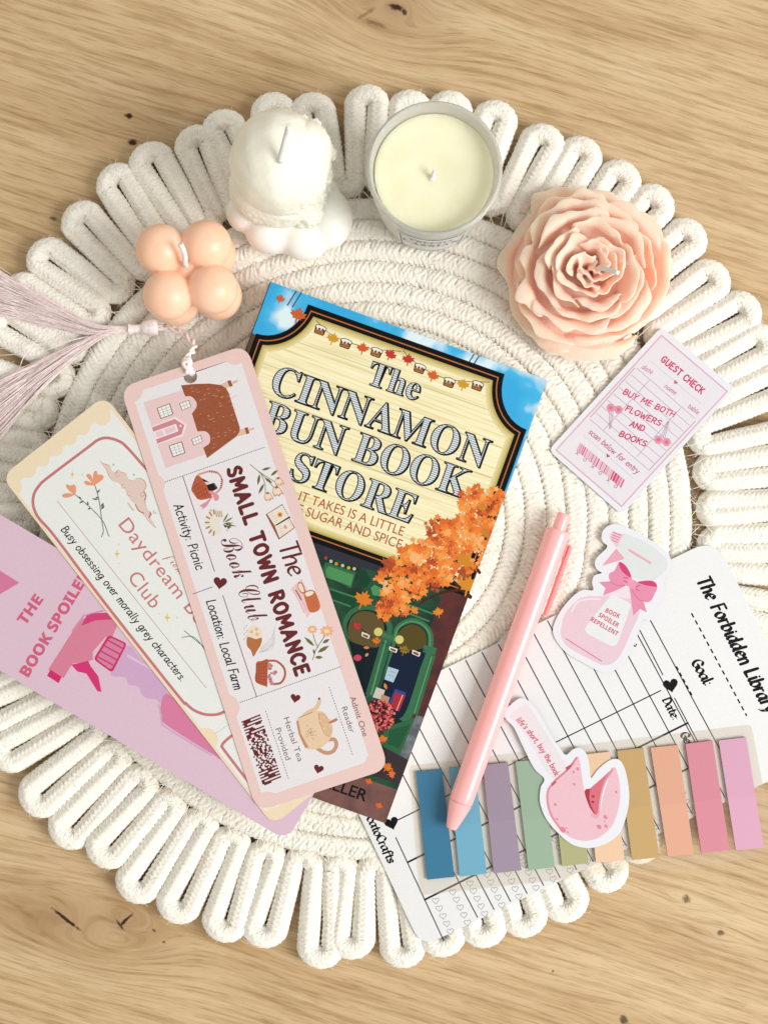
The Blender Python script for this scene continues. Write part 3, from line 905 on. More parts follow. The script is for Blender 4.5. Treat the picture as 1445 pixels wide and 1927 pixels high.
# --- peony candle
def peony_candle():
    cx, cy = 1107, 508
    c = W(cx, cy, .012)
    root = thing('peony_candle', 'peach pink candle shaped like a ruffled open peony flower', 'candle', (c.x, c.y, 0))
    m = wax('blush_wax', (254, 213, 196), .8, (.006, .0024, .0013), .5, 1.0, (253, 206, 187))
    bm = bmesh.new()
    rnd = random.Random(11)
    NU, NV = 26, 14
    def petal(a, hw, r0, z0, r1, z1, curl, lean, seed, th=.0008, off=(0, 0)):
        """cupped petal: base ring (r0,z0) to tip (r1,z1), half-width hw (rad)"""
        grid = []
        o = seed * 3.7
        for i in range(NU + 1):
            u = -1 + 2 * i / NU
            col = []
            top = 1 - .26 * abs(u) ** 4.0 + min(1, r1 / .026) * (.15 * noise.noise(Vector((u * 2.1, o, 0))) + .05 * noise.noise(Vector((u * 4.4, o, 3)))) - .08 * math.exp(-((u - .15 * math.sin(o)) / .16) ** 2) * (math.sin(o * 5) > .45) * (r1 > .012)
            for j in range(NV + 1):
                t = top * j / NV
                r = r0 + (r1 - r0) * (t ** .75 if curl >= 0 else t ** 1.25)
                z = z0 + (z1 - z0) * (t ** 1.2)
                # the rim rolls outwards
                e = max(0.0, t - .72) / .28
                r += curl * e * e * .0022
                z -= curl * e * e * .0016
                r += lean * u * .0016 + .0020 * noise.noise(Vector((u * 1.9, t * 1.2, o))) * (.2 + t) + .0003 * math.sin(u * 7 + o) * e
                z += .0008 * noise.noise(Vector((u * 2.2 + 5, t * 2, o))) * t
                ang = a + u * hw * (.62 + .38 * t)
                col.append(Vector((r * math.cos(ang) + off[0], r * math.sin(ang) + off[1], z)))
            grid.append(col)
        vs = [[bm.verts.new(p) for p in col] for col in grid]
        nv = []
        for i in range(NU + 1):
            row = []
            for j in range(NV + 1):
                a_, b_ = grid[max(i - 1, 0)][j], grid[min(i + 1, NU)][j]; c_, d_ = grid[i][max(j - 1, 0)], grid[i][min(j + 1, NV)]
                n_ = (b_ - a_).cross(d_ - c_); n_.normalize()
                edge = min(1.0, (NV - j) / 4, (NU - i + .5) / 3, (i + .5) / 3)
                row.append(bm.verts.new(grid[i][j] - n_ * th * (.45 + .9 * edge)))
            nv.append(row)
        for i in range(NU):
            for j in range(NV):
                bm.faces.new((vs[i][j], vs[i + 1][j], vs[i + 1][j + 1], vs[i][j + 1]))
                bm.faces.new((nv[i][j + 1], nv[i + 1][j + 1], nv[i + 1][j], nv[i][j]))
        for i in range(NU):
            bm.faces.new((vs[i][NV], vs[i + 1][NV], nv[i + 1][NV], nv[i][NV])); bm.faces.new((vs[i + 1][0], vs[i][0], nv[i][0], nv[i + 1][0]))
        for j in range(NV):
            bm.faces.new((vs[0][j], vs[0][j + 1], nv[0][j + 1], nv[0][j])); bm.faces.new((vs[NU][j + 1], vs[NU][j], nv[NU][j], nv[NU][j + 1]))
    hx, hy = (W(*zP((770, 690))[0], .034) - c).xy
    rim = [(.0350, .0090, 6, .72), (.0322, .0170, 6, .70), (.0290, .0235, 6, .72), (.0234, .0280, 5, .86), (.0184, .0302, 5, .82), (.0138, .0316, 4, 1.0), (.0095, .0322, 4, .98), (.0062, .0318, 3, 1.25)]
    rings = []
    for i, (r1, z1, n, hw) in enumerate(rim):      # each petal springs from just inside the next ring of petals
        rn = rim[i + 1][0] if i + 1 < len(rim) else .002
        rings.append((n, hw, rn + .0002, max(.0008, z1 - .0110), r1, z1, (1.3, 1.1, .9, .7, .5, .4, .3, .2)[i], min(1, i * .2)))
    k = 0
    for ri, (n, hw, r0, z0, r1, z1, curl, sh) in enumerate(rings):
        a0 = rnd.uniform(0, 6)
        for i in range(n):
            k += 1
            a = a0 + 2 * math.pi * (i + rnd.uniform(-.12, .12)) / n
            petal(a, hw * rnd.uniform(.9, 1.12), r0, z0, r1 * rnd.uniform(.93, 1.04), z1 + rnd.uniform(-.0008, .0008), curl * rnd.uniform(.5, 1.8), rnd.choice((1.0, 1.0, -1.0)), k, .00125, (hx * sh, hy * sh))
    # solid heart of the casting
    core = [(.0, .0002), (.032, .0002), (.0340, .0015), (.0328, .0060), (.0290, .0105), (.0240, .0150), (.0190, .0178), (.0140, .0198), (.009, .0208), (0, .0212)]
    n = len(core); S = 48
    cv = [[bm.verts.new(Vector((r * math.cos(2 * math.pi * i / S) + hx * min(1, z / .02), r * math.sin(2 * math.pi * i / S) + hy * min(1, z / .02), z))) for r, z in core[1:-1]] for i in range(S)]
    for i in range(S):
        for j in range(n - 3): bm.faces.new((cv[i][j], cv[(i + 1) % S][j], cv[(i + 1) % S][j + 1], cv[i][j + 1]))
    t_ = bm.verts.new(Vector((hx, hy, core[-1][1])))
    for i in range(S): bm.faces.new((cv[i][-1], cv[(i + 1) % S][-1], t_))
    # crumpled middle
    for i in range(2):
        a = rnd.uniform(0, 6.28)
        petal(a, 1.25, .0012, .022, .0034, .0300 - .0010 * i, .2, .5, 60 + i, .0010, (hx + .002 * math.cos(i * 2.4), hy + .002 * math.sin(i * 2.4)))
    bt = [bm.verts.new(Vector((.0345 * math.cos(2 * math.pi * i / S), .0345 * math.sin(2 * math.pi * i / S), .0001))) for i in range(S)]
    for i in range(S): bm.faces.new((bt[i], bt[(i + 1) % S], cv[(i + 1) % S][0], cv[i][0]))
    bm.faces.new(bt[::-1])
    bmesh.ops.recalc_face_normals(bm, faces=bm.faces)
    raw = bpy.data.meshes.new('petals'); bm.to_mesh(raw); bm.free()
    new_obj('wax_petals', fuse('wax_petals', raw, .00036, m, 5), root)
    p0 = W(*zP((800, 722))[0], .029); p1 = W(*zP((950, 752))[0], .0385)
    wick(root, [tuple(p0), tuple((p0 * .6 + p1 * .4) + Vector((0, .0003, .0008))), tuple(p1)], .00100)
peony_candle()

# ------------------------------------------------------------------ reading tracker card (under the book)
PAPER = ink((243, 243, 243), .6, .05, 'paper')
EDGE = ink((238, 236, 230), .7, .04, 'paper_edge')
BLACK = (14, 14, 16)
def tracker():
    z = .0011
    TL, TR, BR, BL = (600, 1373), (1345, 1013), (1552, 1420), (793, 1783)
    cx, cy = 1080, 1390
    root = thing('tracker_card', 'large white ruled reading card headed The Forbidden Library under the pen and tabs', 'card', tuple(W(cx, cy, 0)))
    slab('card', root, rounded([TL, TR, BR, BL], [26, 46, 40, 34]), .0004, z, PAPER, EDGE)
    TLv, e1 = np.array(TL, float), (np.array(TR, float) - TL); L1 = np.linalg.norm(e1); e1 /= L1
    e2 = np.array((.468, .8835)); L2 = 453.0
    P = lambda s, t: tuple(TLv + e1 * s + e2 * t)
    tk = z + 0.0000088
    g = Sheet('ruled_lines', root, tk)
    ln = (30, 30, 38)
    # long rulings across the card
    for k in range(17):
        s = 100 + k * 34.2
        g.stroke([P(s, 3), P(s - 2 + k * .3, L2 - 4)], 2.1, ln)
    for a, b, w in (((742, 1547), (1243, 1300), 2.2), ((768, 1623), (1294, 1361), 3.6), ((799, 1694), (1302, 1443), 3.6)):
        g.stroke([a, b], w, ln)
    g.stroke([zI((625, 770))[0], zI((772, 1055))[0]], 2, ln)
    g.stroke([zI((848, 1205))[0], zI((1000, 1492))[0], (1330, 1432)], 2, ln)
    g.stroke([zJ((180, 770))[0], zJ((430, 1308))[0]], 2, ln)
    g.done()
    d = Sheet('dashed_lines', root, tk)
    a, b = zI((955, 660), (1309, 1318)); d.dashes(a, b, 3, BLACK, 9, 6.3)
    a, b = zI((858, 1000), (960, 1190)); d.dashes(a, b, 3, BLACK, 8, 5.5)
    d.done()
    h = Sheet('tiny_hearts', root, tk + 0.0000066)
    for k in range(15):
        for j in range(5):
            q = np.array(zJ((388, 1100))[0]) + np.array((32.2, -16.4)) * k + np.array((6.95, 14.4)) * j
            o = heart(q[0], q[1], 12.5, -8)
            h.k = 0; h.stroke(o + o[:2], 1.0, (150, 148, 152), caps=False)
    h.done()
    nib = (R(32), .24)
    t = Sheet('heading', root, tk)
    hand(t, 'The Forbidden Library', *zI((990, 448), (1432, 1300)), 25, BLACK, 6.9, .18, nib, .9); t.done()
    t = Sheet('goal_lettering', root, tk); hand(t, 'Goal:', *zI((953, 975), (1046, 1130)), 19, BLACK, 5.6, .15, nib, .3); t.done()
    t = Sheet('date_lettering', root, tk); hand(t, 'Date:', *zI((768, 1216), (840, 1348)), 15, BLACK, 4.2, .15, nib, .3); t.done()
    t = Sheet('genre_lettering', root, tk); hand(t, 'Genre:', *zI((882, 1435), (968, 1592)), 15, BLACK, 4.8, .15, nib, .3); t.done()
    t = Sheet('maker_lettering', root, tk); hand(t, 'catoCrafts', *zJ((28, 668), (142, 906)), 16, BLACK, 4.3, .1, nib, .25); t.done()
    t = Sheet('colon_mark', root, tk); t.ell(*zI((588, 868))[0], 1.6, BLACK); t.ell(*zI((602, 862))[0], 1.6, BLACK); t.ell(*zI((596, 872))[0], 1.4, BLACK); t.done()
    for x, y, s, r in ((*zI((822, 1120))[0], 29, -12), (*zJ((157, 693))[0], 27, -18)):
        q = Sheet('black_heart', root, tk); q.poly(heart(x, y, s, r), BLACK); q.done()
tracker()

# ------------------------------------------------------------------ paperback
def noise_print(name, c0, c1, scale, lo, hi, rough=.35, stretch=None, rot=0, c2=None):
    m = bpy.data.materials.new(name); nt, p = nodes_of(m)
    tc = N(nt, 'ShaderNodeTexCoord'); mp = N(nt, 'ShaderNodeMapping')
    mp.inputs['Rotation'].default_value = (0, 0, R(rot)); mp.inputs['Scale'].default_value = stretch or (1, 1, 1)
    link(nt, tc.outputs['Object'], mp.inputs['Vector'])
    n = N(nt, 'ShaderNodeTexNoise'); n.inputs['Scale'].default_value = scale; n.inputs['Detail'].default_value = 3
    link(nt, mp.outputs[0], n.inputs['Vector'])
    st = [(lo, tuple(v * .86 for v in lin(c0))), (hi, tuple(v * .86 for v in lin(c1)))]
    if c2: st.append((min(.99, hi + (hi - lo)), tuple(v * .86 for v in lin(c2))))
    link(nt, ramp(nt, n.outputs[0], st), p.inputs['Base Color'])
    p.inputs['Roughness'].default_value = rough; p.inputs['Specular IOR Level'].default_value = .3
    return m

ZB = .0186
BO, BU, BV = np.array((510., 530.)), np.array((520., 185.)), np.array((-305., 835.))
def bk(u, v): return tuple(BO + BU * u + BV * v)
def bq(u0, v0, u1, v1): return [bk(u0, v0), bk(u1, v0), bk(u1, v1), bk(u0, v1)]
BCLIP = bq(0, 0, 1, 1)
def novel():
    c = W(*bk(.5, .5), 0)
    root = thing('paperback_novel', 'thick paperback with an autumn bookshop cover titled The Cinnamon Bun Book Store', 'book', (c.x, c.y, .0012))
    off = root.location
    sky = noise_print('sky_print', (52, 170, 226), (70, 182, 232), 38, .42, .51, .3, c2=(222, 240, 248))
    white = ink((244, 240, 232), .6, .04)
    slab('front_cover', root, rounded(BCLIP, 3, 3), ZB - .0004, ZB, sky, white)
    slab('back_cover', root, rounded(BCLIP, 3, 3), .0013, .0017, white, white)
    pg = bpy.data.materials.new('page_edges'); nt, p = nodes_of(pg)
    tc = N(nt, 'ShaderNodeTexCoord'); mp = N(nt, 'ShaderNodeMapping'); mp.inputs['Scale'].default_value = (3, 3, 4200)
    link(nt, tc.outputs['Object'], mp.inputs['Vector']); n = N(nt, 'ShaderNodeTexNoise'); n.inputs['Scale'].default_value = 1
    link(nt, mp.outputs[0], n.inputs['Vector']); link(nt, ramp(nt, n.outputs[0], [(.35, lin((206, 196, 176))), (.6, lin((238, 231, 214)))]), p.inputs['Base Color']); p.inputs['Roughness'].default_value = .9
    slab('page_block', root, bq(.012, .004, .994, .996), .0017, ZB - .0004, pg, pg)
    slab('spine', root, bq(-.003, 0, .0, 1), .0013, ZB - .0001, ink((40, 50, 60), .4), white)
    zz = ZB + .00001
    # --- painted shop front
    s = Sheet('shopfront_picture', root, zz, BCLIP)
    s.poly(bq(0, .47, 1, 1), noise_print('shop_green', (14, 44, 32), (28, 76, 50), 90, .35, .6, .35))
    s.poly(bq(.93, .265, 1, .86), noise_print('brick_print', (176, 82, 50), (120, 58, 48), 60, .4, .6, .35))
    s.poly(bq(.915, .40, 1, .86), noise_print('dark_brick', (92, 40, 36), (70, 34, 36), 160, .4, .6, .35))
    s.poly(zG((90, 395), (455, 525), (445, 565), (100, 455)), (52, 50, 62))
    s.poly(zG((60, 335), (460, 480), (455, 525), (70, 395)), (32, 34, 44))
    s.poly(zG((120, 560), (150, 505), (310, 560), (285, 645)), (40, 104, 66)); s.poly(zG((150, 545), (165, 525), (298, 572), (285, 632), (150, 585)), (72, 146, 86))
    s.poly(zG((330, 560), (360, 545), (390, 600), (370, 640), (325, 620)), (24, 66, 46)); s.poly(zG((390, 640), (410, 625), (470, 655), (455, 690), (400, 680)), (72, 146, 86))
    s.poly(zG((160, 640), (330, 690), (300, 760), (210, 720)), (26, 72, 50))
    for a, b in (((150, 640), (330, 700)), ((170, 700), (280, 740)), ((480, 690), (720, 780)), ((470, 730), (700, 820))): s.stroke(zG(a, b), 3, (62, 128, 84))
    # left arch
    s.smooth(zG((245, 880), (255, 790), (330, 735), (420, 740), (485, 800), (500, 900), (380, 1220), (330, 1150)), (42, 104, 66))
    s.smooth(zG((265, 885), (280, 800), (335, 762), (410, 768), (462, 820), (470, 905), (375, 1210), (330, 1130)), (16, 30, 38))
    s.smooth(zG((268, 880), (285, 805), (335, 768), (405, 775), (455, 825), (458, 900), (420, 960), (290, 930)), (92, 76, 32))
    # column between
    s.poly(zG((462, 870), (528, 895), (518, 925), (420, 1230), (362, 1210), (452, 900)), (40, 98, 66)); s.poly(zG((452, 880), (532, 908), (526, 930), (448, 902)), (52, 116, 74))
    s.stroke(zG((470, 925), (392, 1210)), 3, (84, 152, 104)); s.stroke(zG((502, 935), (420, 1220)), 2.5, (22, 60, 44))
    # right arch
    s.smooth(zG((505, 930), (520, 850), (590, 805), (660, 815), (715, 870), (722, 960), (690, 1080), (575, 1400), (470, 1370), (440, 1230)), (46, 110, 70))
    s.smooth(zG((525, 935), (540, 865), (595, 832), (650, 840), (690, 885), (690, 965), (655, 1070), (560, 1330), (450, 1290), (430, 1225)), (18, 32, 56))
    s.smooth(zG((528, 930), (545, 870), (595, 838), (648, 846), (684, 888), (680, 955), (600, 975), (535, 955)), (88, 76, 32))
    s.stroke(catmull(zG((515, 925), (535, 858), (595, 822), (660, 835), (702, 885), (706, 965)), 6), 2.5, (84, 152, 98))
    s.poly(zG((672, 945), (742, 965), (732, 1000), (668, 985)), (48, 110, 74)); s.poly(zG((705, 1000), (735, 1005), (640, 1320), (610, 1310)), (44, 106, 70)); s.stroke(zG((715, 1010), (622, 1310)), 2, (90, 160, 108))
    s.ell(*zG((430, 877))[0], 8, (214, 206, 118)); s.ell(*zG((543, 918))[0], 8, (214, 206, 118))
    s.poly(zG((482, 1062), (540, 1080), (510, 1147), (463, 1130)), (176, 204, 220)); s.stroke(zG((490, 1085), (522, 1095)), 1, (120, 150, 170)); s.stroke(zG((482, 1105), (512, 1115)), 1, (120, 150, 170))
    s.poly(zG((520, 1180), (580, 1200), (530, 1300), (480, 1270)), (36, 60, 140)); s.poly(zG((520, 1198), (576, 1216), (540, 1302), (494, 1282)), (170, 30, 46)); s.stroke(zG((560, 1215), (527, 1296)), 1.6, (226, 190, 170))
    s.poly(zG((420, 1172), (466, 1188), (450, 1240), (400, 1225)), (208, 200, 190)); s.poly(zG((448, 1210), (492, 1226), (478, 1268), (438, 1255)), (190, 140, 110)); s.poly(zG((400, 1240), (440, 1250), (430, 1290), (395, 1280)), (140, 120, 110))
    s.poly(zG((500, 1310), (572, 1365), (570, 1392), (490, 1365)), (18, 40, 34))
    s.poly(zG((462, 1388), (640, 1330), (560, 1545), (455, 1500)), (36, 98, 60)); s.poly(zG((490, 1400), (600, 1372), (540, 1500), (478, 1475)), (34, 88, 58))
    s.poly(zG((632, 1322), (690, 1335), (600, 1570), (540, 1545)), noise_print('stone_print', (130, 134, 140), (84, 88, 96), 200, .35, .65, .4))
    s.poly(zG((440, 1480), (560, 1545), (600, 1565), (560, 1660), (380, 1600)), (58, 48, 52))
    s.poly(bq(0, .925, 1, 1), noise_print('pavement_print', (124, 84, 78), (104, 68, 64), 120, .35, .65, .4))
    s.poly(zG((400, 1560), (570, 1610), (548, 1690), (380, 1640)), (62, 50, 54))
    s.done()
    # --- flowers by the door
    s = Sheet('flower_bush_picture', root, zz + .00007, BCLIP)
    rnd = random.Random(3)
    s.smooth(zG((370, 1270), (420, 1240), (490, 1270), (515, 1340), (490, 1390), (430, 1410), (380, 1350)), (70, 26, 30))
    for _ in range(230):
        a, q = rnd.uniform(0, 6.28), math.sqrt(rnd.random())
        x, y = zG((435 + 82 * q * math.cos(a), 1325 + 84 * q * math.sin(a)))[0]
        s.k = 1 + _ % 40; s.ell(x, y, rnd.uniform(1.3, 2.9), rnd.choice([(226, 96, 92), (208, 70, 84), (236, 130, 108), (150, 38, 56), (236, 112, 120), (60, 30, 30)]), n=6)
    s.done()
    # --- signboard: black frame, copper line, cream boards
    D = np.array((.942, .3355)); Nv = np.array((-.3355, .942)); O = np.array(zF((318, 128))[0]); f = 1 / 2.449
    def sign(i):
        L, a, b, hgt = 961 * f, 181 * f, 207 * f, 1026 * f
        pts = []
        Q = lambda x, y: tuple(O + D * x + Nv * y)
        ra, rb = a + i, b + i
        t0 = math.asin(min(1, i / rb)); t1 = math.acos(min(1, i / ra))
        for k in range(11):
            t = t0 + (t1 - t0) * k / 10; pts.append(Q(-a + ra * math.cos(t), rb * math.sin(t)))
        pts.append(Q(-a + i, hgt - i)); pts.append(Q(L + a - i, hgt - i))
        for k in range(11):
            t = t1 + (t0 - t1) * k / 10; pts.append(Q(L + a - ra * math.cos(t), rb * math.sin(t)))
        return pts
    s = Sheet('signboard_frame', root, zz + .00008, BCLIP)
    for u in (.092, .735): s.stroke([bk(u, 0), bk(u - .012, .035)], 2.2, (70, 90, 110)); s.stroke([bk(u + .018, 0), bk(u + .006, .035)], 2.2, (70, 90, 110))
    s.poly([bk(0, .115), bk(.03, .12), bk(.0, .3)], (96, 62, 40))
    s.poly(sign(0), (10, 10, 10)); s.poly(sign(9), (190, 112, 60)); s.poly(sign(11.2), (10, 10, 10)); s.done()
    s = Sheet('signboard_panel', root, zz + .00009, BCLIP)
    boards = bpy.data.materials.new('board_print'); nt, p = nodes_of(boards)
    tc = N(nt, 'ShaderNodeTexCoord'); mp = N(nt, 'ShaderNodeMapping'); mp.inputs['Rotation'].default_value = (0, 0, R(19.6))
    link(nt, tc.outputs['Object'], mp.inputs['Vector']); sx = N(nt, 'ShaderNodeSeparateXYZ'); link(nt, mp.outputs[0], sx.inputs[0])
    cb = N(nt, 'ShaderNodeCombineXYZ'); link(nt, mth(nt, 'MULTIPLY', sx.outputs[0], 26), cb.inputs[0]); link(nt, mth(nt, 'MULTIPLY', sx.outputs[1], 950), cb.inputs[1])
    n = N(nt, 'ShaderNodeTexNoise'); n.inputs['Scale'].default_value = 1; n.inputs['Detail'].default_value = 3; link(nt, cb.outputs[0], n.inputs['Vector'])
    cc = ramp(nt, n.outputs[0], [(.32, lin((212, 198, 148))), (.5, lin((229, 219, 178))), (.7, lin((234, 227, 194)))])
    fr = mth(nt, 'FRACT', mth(nt, 'MULTIPLY', sx.outputs[1], 1 / .0139))
    gap = mth(nt, 'LESS_THAN', fr, .035)
    cc = mixc(nt, mth(nt, 'MULTIPLY', gap, .45), cc, lin((150, 130, 80)))
    link(nt, cc, p.inputs['Base Color']); p.inputs['Roughness'].default_value = .36; p.inputs['Specular IOR Level'].default_value = .3
    for i, col in ((18.5, (190, 166, 88)), (20.5, (204, 182, 108)), (22.5, (216, 197, 128)), (25, (226, 210, 148)), (28, (234, 220, 166))): s.poly(sign(i), col)
    s.poly(sign(31), boards); s.done()
    # --- title
    zt = zz + .000105
    navy, grey = (14, 20, 28), None
    hat = bpy.data.materials.new('hatched_print'); nt, p = nodes_of(hat)
    tc = N(nt, 'ShaderNodeTexCoord'); mp = N(nt, 'ShaderNodeMapping'); mp.inputs['Rotation'].default_value = (0, 0, R(19.6))
    link(nt, tc.outputs['Object'], mp.inputs['Vector']); sx = N(nt, 'ShaderNodeSeparateXYZ'); link(nt, mp.outputs[0], sx.inputs[0])
    fr = mth(nt, 'FRACT', mth(nt, 'MULTIPLY', sx.outputs[1], 1 / .00092))
    st = mth(nt, 'LESS_THAN', fr, .30)
    link(nt, mixc(nt, st, lin((206, 212, 216)), lin((58, 68, 80))), p.inputs['Base Color']); p.inputs['Roughness'].default_value = .4
    for nm, sx_, p0, p1, h in (('title_lettering', 'The', (584, 492), (818, 573), 108), ('title_lettering', 'CINNAMON', (138, 532), (1122, 884), 132), ('title_lettering', 'BUN BOOK', (100, 700), (1035, 1026), 134), ('title_lettering', 'STORE', (226, 930), (785, 1138), 132)):
        t = Sheet(nm, root, zt); a, b = zF(p0, p1)
        [text(t, sx_, tuple(np.array(a) + q), tuple(np.array(b) + q), h / 2.449, navy, 'serif', .014, 1.0) for q in ((0, 0), (-.6, -.2), (.8, .3), (1.5, .8), (.8, 1.0))]
        t.z += .000008; dd = np.array((-.4, -.35))
        text(t, sx_, tuple(np.array(a) + dd), tuple(np.array(b) + dd), h / 2.449, hat, 'serif', -.0115, 1.0)
        t.done()
    for sx_, p0, p1 in (('IT TAKES IS A LITTLE', (272, 1030), (752, 1197)), ('F SUGAR AND SPICE', (266, 1090), (742, 1257))):
        t = Sheet('subtitle_lettering', root, zt); text(t, sx_, *zF(p0, p1), 43 / 2.449, (178, 92, 42), 'sans', .004); t.done()
    t = Sheet('banner_lettering', root, zt); text(t, 'BESTSELLER', *zG((-80, 1625), (358, 1782)), 21, (24, 20, 22), 'sans', .014); t.done()
    # --- garland
    g = Sheet('garland_picture', root, zt, BCLIP)
    g.stroke(catmull(zF((355, 203), (425, 268), (520, 308), (620, 334), (745, 345)), 8), 1.2, (84, 60, 34)); g.stroke(catmull(zF((755, 342), (800, 388), (900, 452), (1010, 480), (1152, 487)), 8), 1.2, (84, 60, 34))
    def bun(x, y, k=1.0, rot=20):
        r = lambda pts: [(x + k * (a * math.cos(R(rot)) - b * math.sin(R(rot))), y + k * (a * math.sin(R(rot)) + b * math.cos(R(rot)))) for a, b in pts]
        g.poly(r(rounded([(-10, -6), (10, -6), (9.5, 8), (-9.5, 8)], 3, 3)), (70, 42, 20)); g.poly(r(rounded([(-8.8, -3), (8.8, -3), (8.2, 6.8), (-8.2, 6.8)], 2.5, 3)), (166, 104, 50))
        g.smooth(r([(-10, -7), (0, -9.5), (10, -7), (10, -1), (7.5, 3), (6, -1), (3, -2), (1.5, 4), (-.5, -1.5), (-3.5, -1), (-5, 4.5), (-7, 0), (-10, -1)]), (70, 42, 20)); g.smooth(r([(-8.6, -6.4), (0, -8.2), (8.6, -6.4), (8.6, -2.4), (3, -4), (1.5, 1.6), (-.4, -3.4), (-3.5, -3), (-5, 2.2), (-6.6, -2.4), (-8.6, -3)]), (250, 244, 230))
    for x, y in ((373, 247), (490, 310), (632, 351), (831, 425), (967, 490), (1097, 505)): bun(*zF((x, y))[0], 1.05)
    for x, y, c, r in ((432, 287, (214, 158, 34), 20), (569, 331, (214, 92, 30), 12), (697, 361, (196, 52, 36), 30), (779, 383, (196, 52, 36), 10), (893, 458, (216, 96, 28), 22), (1032, 499, (214, 158, 34), 15)): g.poly(leafshape(*zF((x, y))[0], 12.5, r), c)
    g.done()
    # --- tree of autumn leaves
    tr = Sheet('autumn_tree_picture', root, zt + .00001, BCLIP)
    br = (72, 40, 30)
    for pts, w in ((((920, 690), (850, 625), (800, 570)), 8), (((880, 650), (780, 665), (690, 700), (600, 700)), 6), (((690, 700), (640, 740)), 4), (((970, 560), (930, 490)), 6), (((1000, 270), (960, 240), (900, 225)), 4)): tr.stroke(catmull(zG(*pts), 6), w, br, w1=w * .35)
    blob_poly = zG((905, 110), (950, 92), (1010, 130), (1060, 110), (1100, 120), (1110, 180), (1040, 330), (1010, 430), (960, 560), (900, 580), (830, 590), (780, 640), (690, 660), (600, 720), (560, 790), (500, 800), (440, 810), (430, 750), (470, 680), (430, 610), (400, 600), (440, 530), (500, 470), (560, 430), (650, 390), (700, 370), (690, 300), (740, 275), (830, 285), (870, 230), (860, 170))
    def inside(x, y):
        r = False
        for i in range(len(blob_poly)):
            (a, b), (c_, d_) = blob_poly[i - 1], blob_poly[i]
            if (b > y) != (d_ > y) and x < (c_ - a) * (y - b) / (d_ - b) + a: r = not r
        return r
    LEAF = [(0, -1), (.35, -.5), (1, -.45), (.55, .1), (.7, .8), (0, .5), (-.7, .8), (-.5, .1), (-1, -.35), (-.35, -.4)]
    OR = [(176, 72, 28), (206, 88, 28), (226, 104, 30), (236, 118, 34), (242, 130, 42), (246, 144, 52), (250, 158, 72), (252, 172, 96), (254, 186, 120)]
    xs = [p[0] for p in blob_poly]; ys = [p[1] for p in blob_poly]
    cnt = 0
    while cnt < 1500:
        x, y = rnd.uniform(min(xs) - 6, max(xs) + 6), rnd.uniform(min(ys) - 6, max(ys) + 6)
        if not inside(x + rnd.gauss(0, 3), y + rnd.gauss(0, 3)): continue
        cnt += 1
        if noise.noise(Vector((x * .05, y * .05, 2))) < -.34 and cnt > 300: continue
        tr.d = 2.5e-7; tr.k = 20 + cnt % 300
        tr.poly(leafshape(x, y, rnd.uniform(2.6, 8.0) * (1.15 if cnt < 700 else .8), rnd.uniform(0, 360), LEAF), OR[max(0, min(8, int(4.5 + 7.5 * noise.noise(Vector((x * .035, y * .035, 5))) + rnd.gauss(0, 1.3))))])
    for _ in range(90):
        x, y = rnd.uniform(min(xs), max(xs)), rnd.uniform(min(ys) + 40, max(ys))
        if inside(x, y): tr.poly(leafshape(x, y, rnd.uniform(2.5, 6.5), rnd.uniform(0, 360), LEAF), rnd.choice([(34, 20, 18), (60, 30, 22), (110, 50, 24)]))
    tr.done()
    # --- loose maple leaves
    for x, y, r, rot, c in ((350, 705, 19, 25, (222, 126, 20)), (622, 762, 9.5, 50, (228, 134, 30)), (750, 772, 11, -10, (228, 134, 30)), (890, 497, 17, 40, (214, 136, 24)), (908, 630, 21, 15, (222, 140, 28)), (420, 925, 9, 10, (216, 124, 30)), (316, 846, 9, 40, (200, 40, 50)), (568, 975, 11, 20, (150, 112, 34)), (985, 215, 10, 0, (214, 130, 36)), (1000, 350, 12, 60, (208, 124, 36)), (452, 1450, 10, 0, (226, 118, 24)), (478, 1600, 11, 40, (226, 118, 24)), (500, 1635, 9, 80, (226, 110, 50))):
        lf = Sheet('maple_leaf_picture', root, zt + .0001, BCLIP); lf.poly(leafshape(*zG((x, y))[0], r, rot), c); lf.done()
    lf = Sheet('window_garland_picture', root, zt + .0001, BCLIP)
    for x, y, r in ((378, 1676, 8), (433, 1805, 8)): lf.poly(leafshape(*zG((x, y))[0], r, 30), (214, 98, 34)); lf.ell(*zG((x, y))[0], 4.4, (226, 96, 24))
    lf.poly(petalshape(*zG((462, 1150), (475, 1185)), 6), (226, 130, 40)); lf.poly(petalshape(*zG((350, 960), (384, 962)), 5), (226, 130, 60)); lf.poly(petalshape(*zG((360, 1008), (378, 990)), 5), (226, 150, 110))
    lf.ell(*zG((320, 1015))[0], 7.5, (208, 60, 90), 6)
    for x, y in ((190, 103), (272, 178)): lf.poly(leafshape(*zF((x, y))[0], 9 if x < 200 else 16, 20), (206, 96, 40))
    for x, y in ((365, 890), (512, 965), (634, 985)):
        q = zG((x, y))[0]; lf.poly(rounded([(q[0] - 8, q[1] - 5), (q[0] + 8, q[1] + 1), (q[0] + 5, q[1] + 9), (q[0] - 9, q[1] + 3)], 2, 3), (236, 224, 210)); lf.poly(rounded([(q[0] - 6, q[1] - 1), (q[0] + 5, q[1] + 3), (q[0] + 3, q[1] + 7), (q[0] - 7, q[1] + 2)], 2, 3), (110, 66, 44))
    lf.stroke(catmull(zG((320, 845), (365, 880), (420, 920), (512, 960), (570, 975), (634, 985), (680, 975)), 5), .8, (60, 50, 40))
    lf.stroke(zG((130, 480), (330, 545)), .8, (40, 40, 40))
    for x, y, c in ((150, 482, (180, 50, 50)), (178, 500, (200, 190, 180)), (206, 513, (222, 140, 30)), (240, 523, (200, 190, 180)), (272, 535, (210, 180, 40)), (302, 540, (200, 190, 180))): lf.ell(*zG((x, y))[0], 3.4, c, n=7)
    lf.done()
novel()

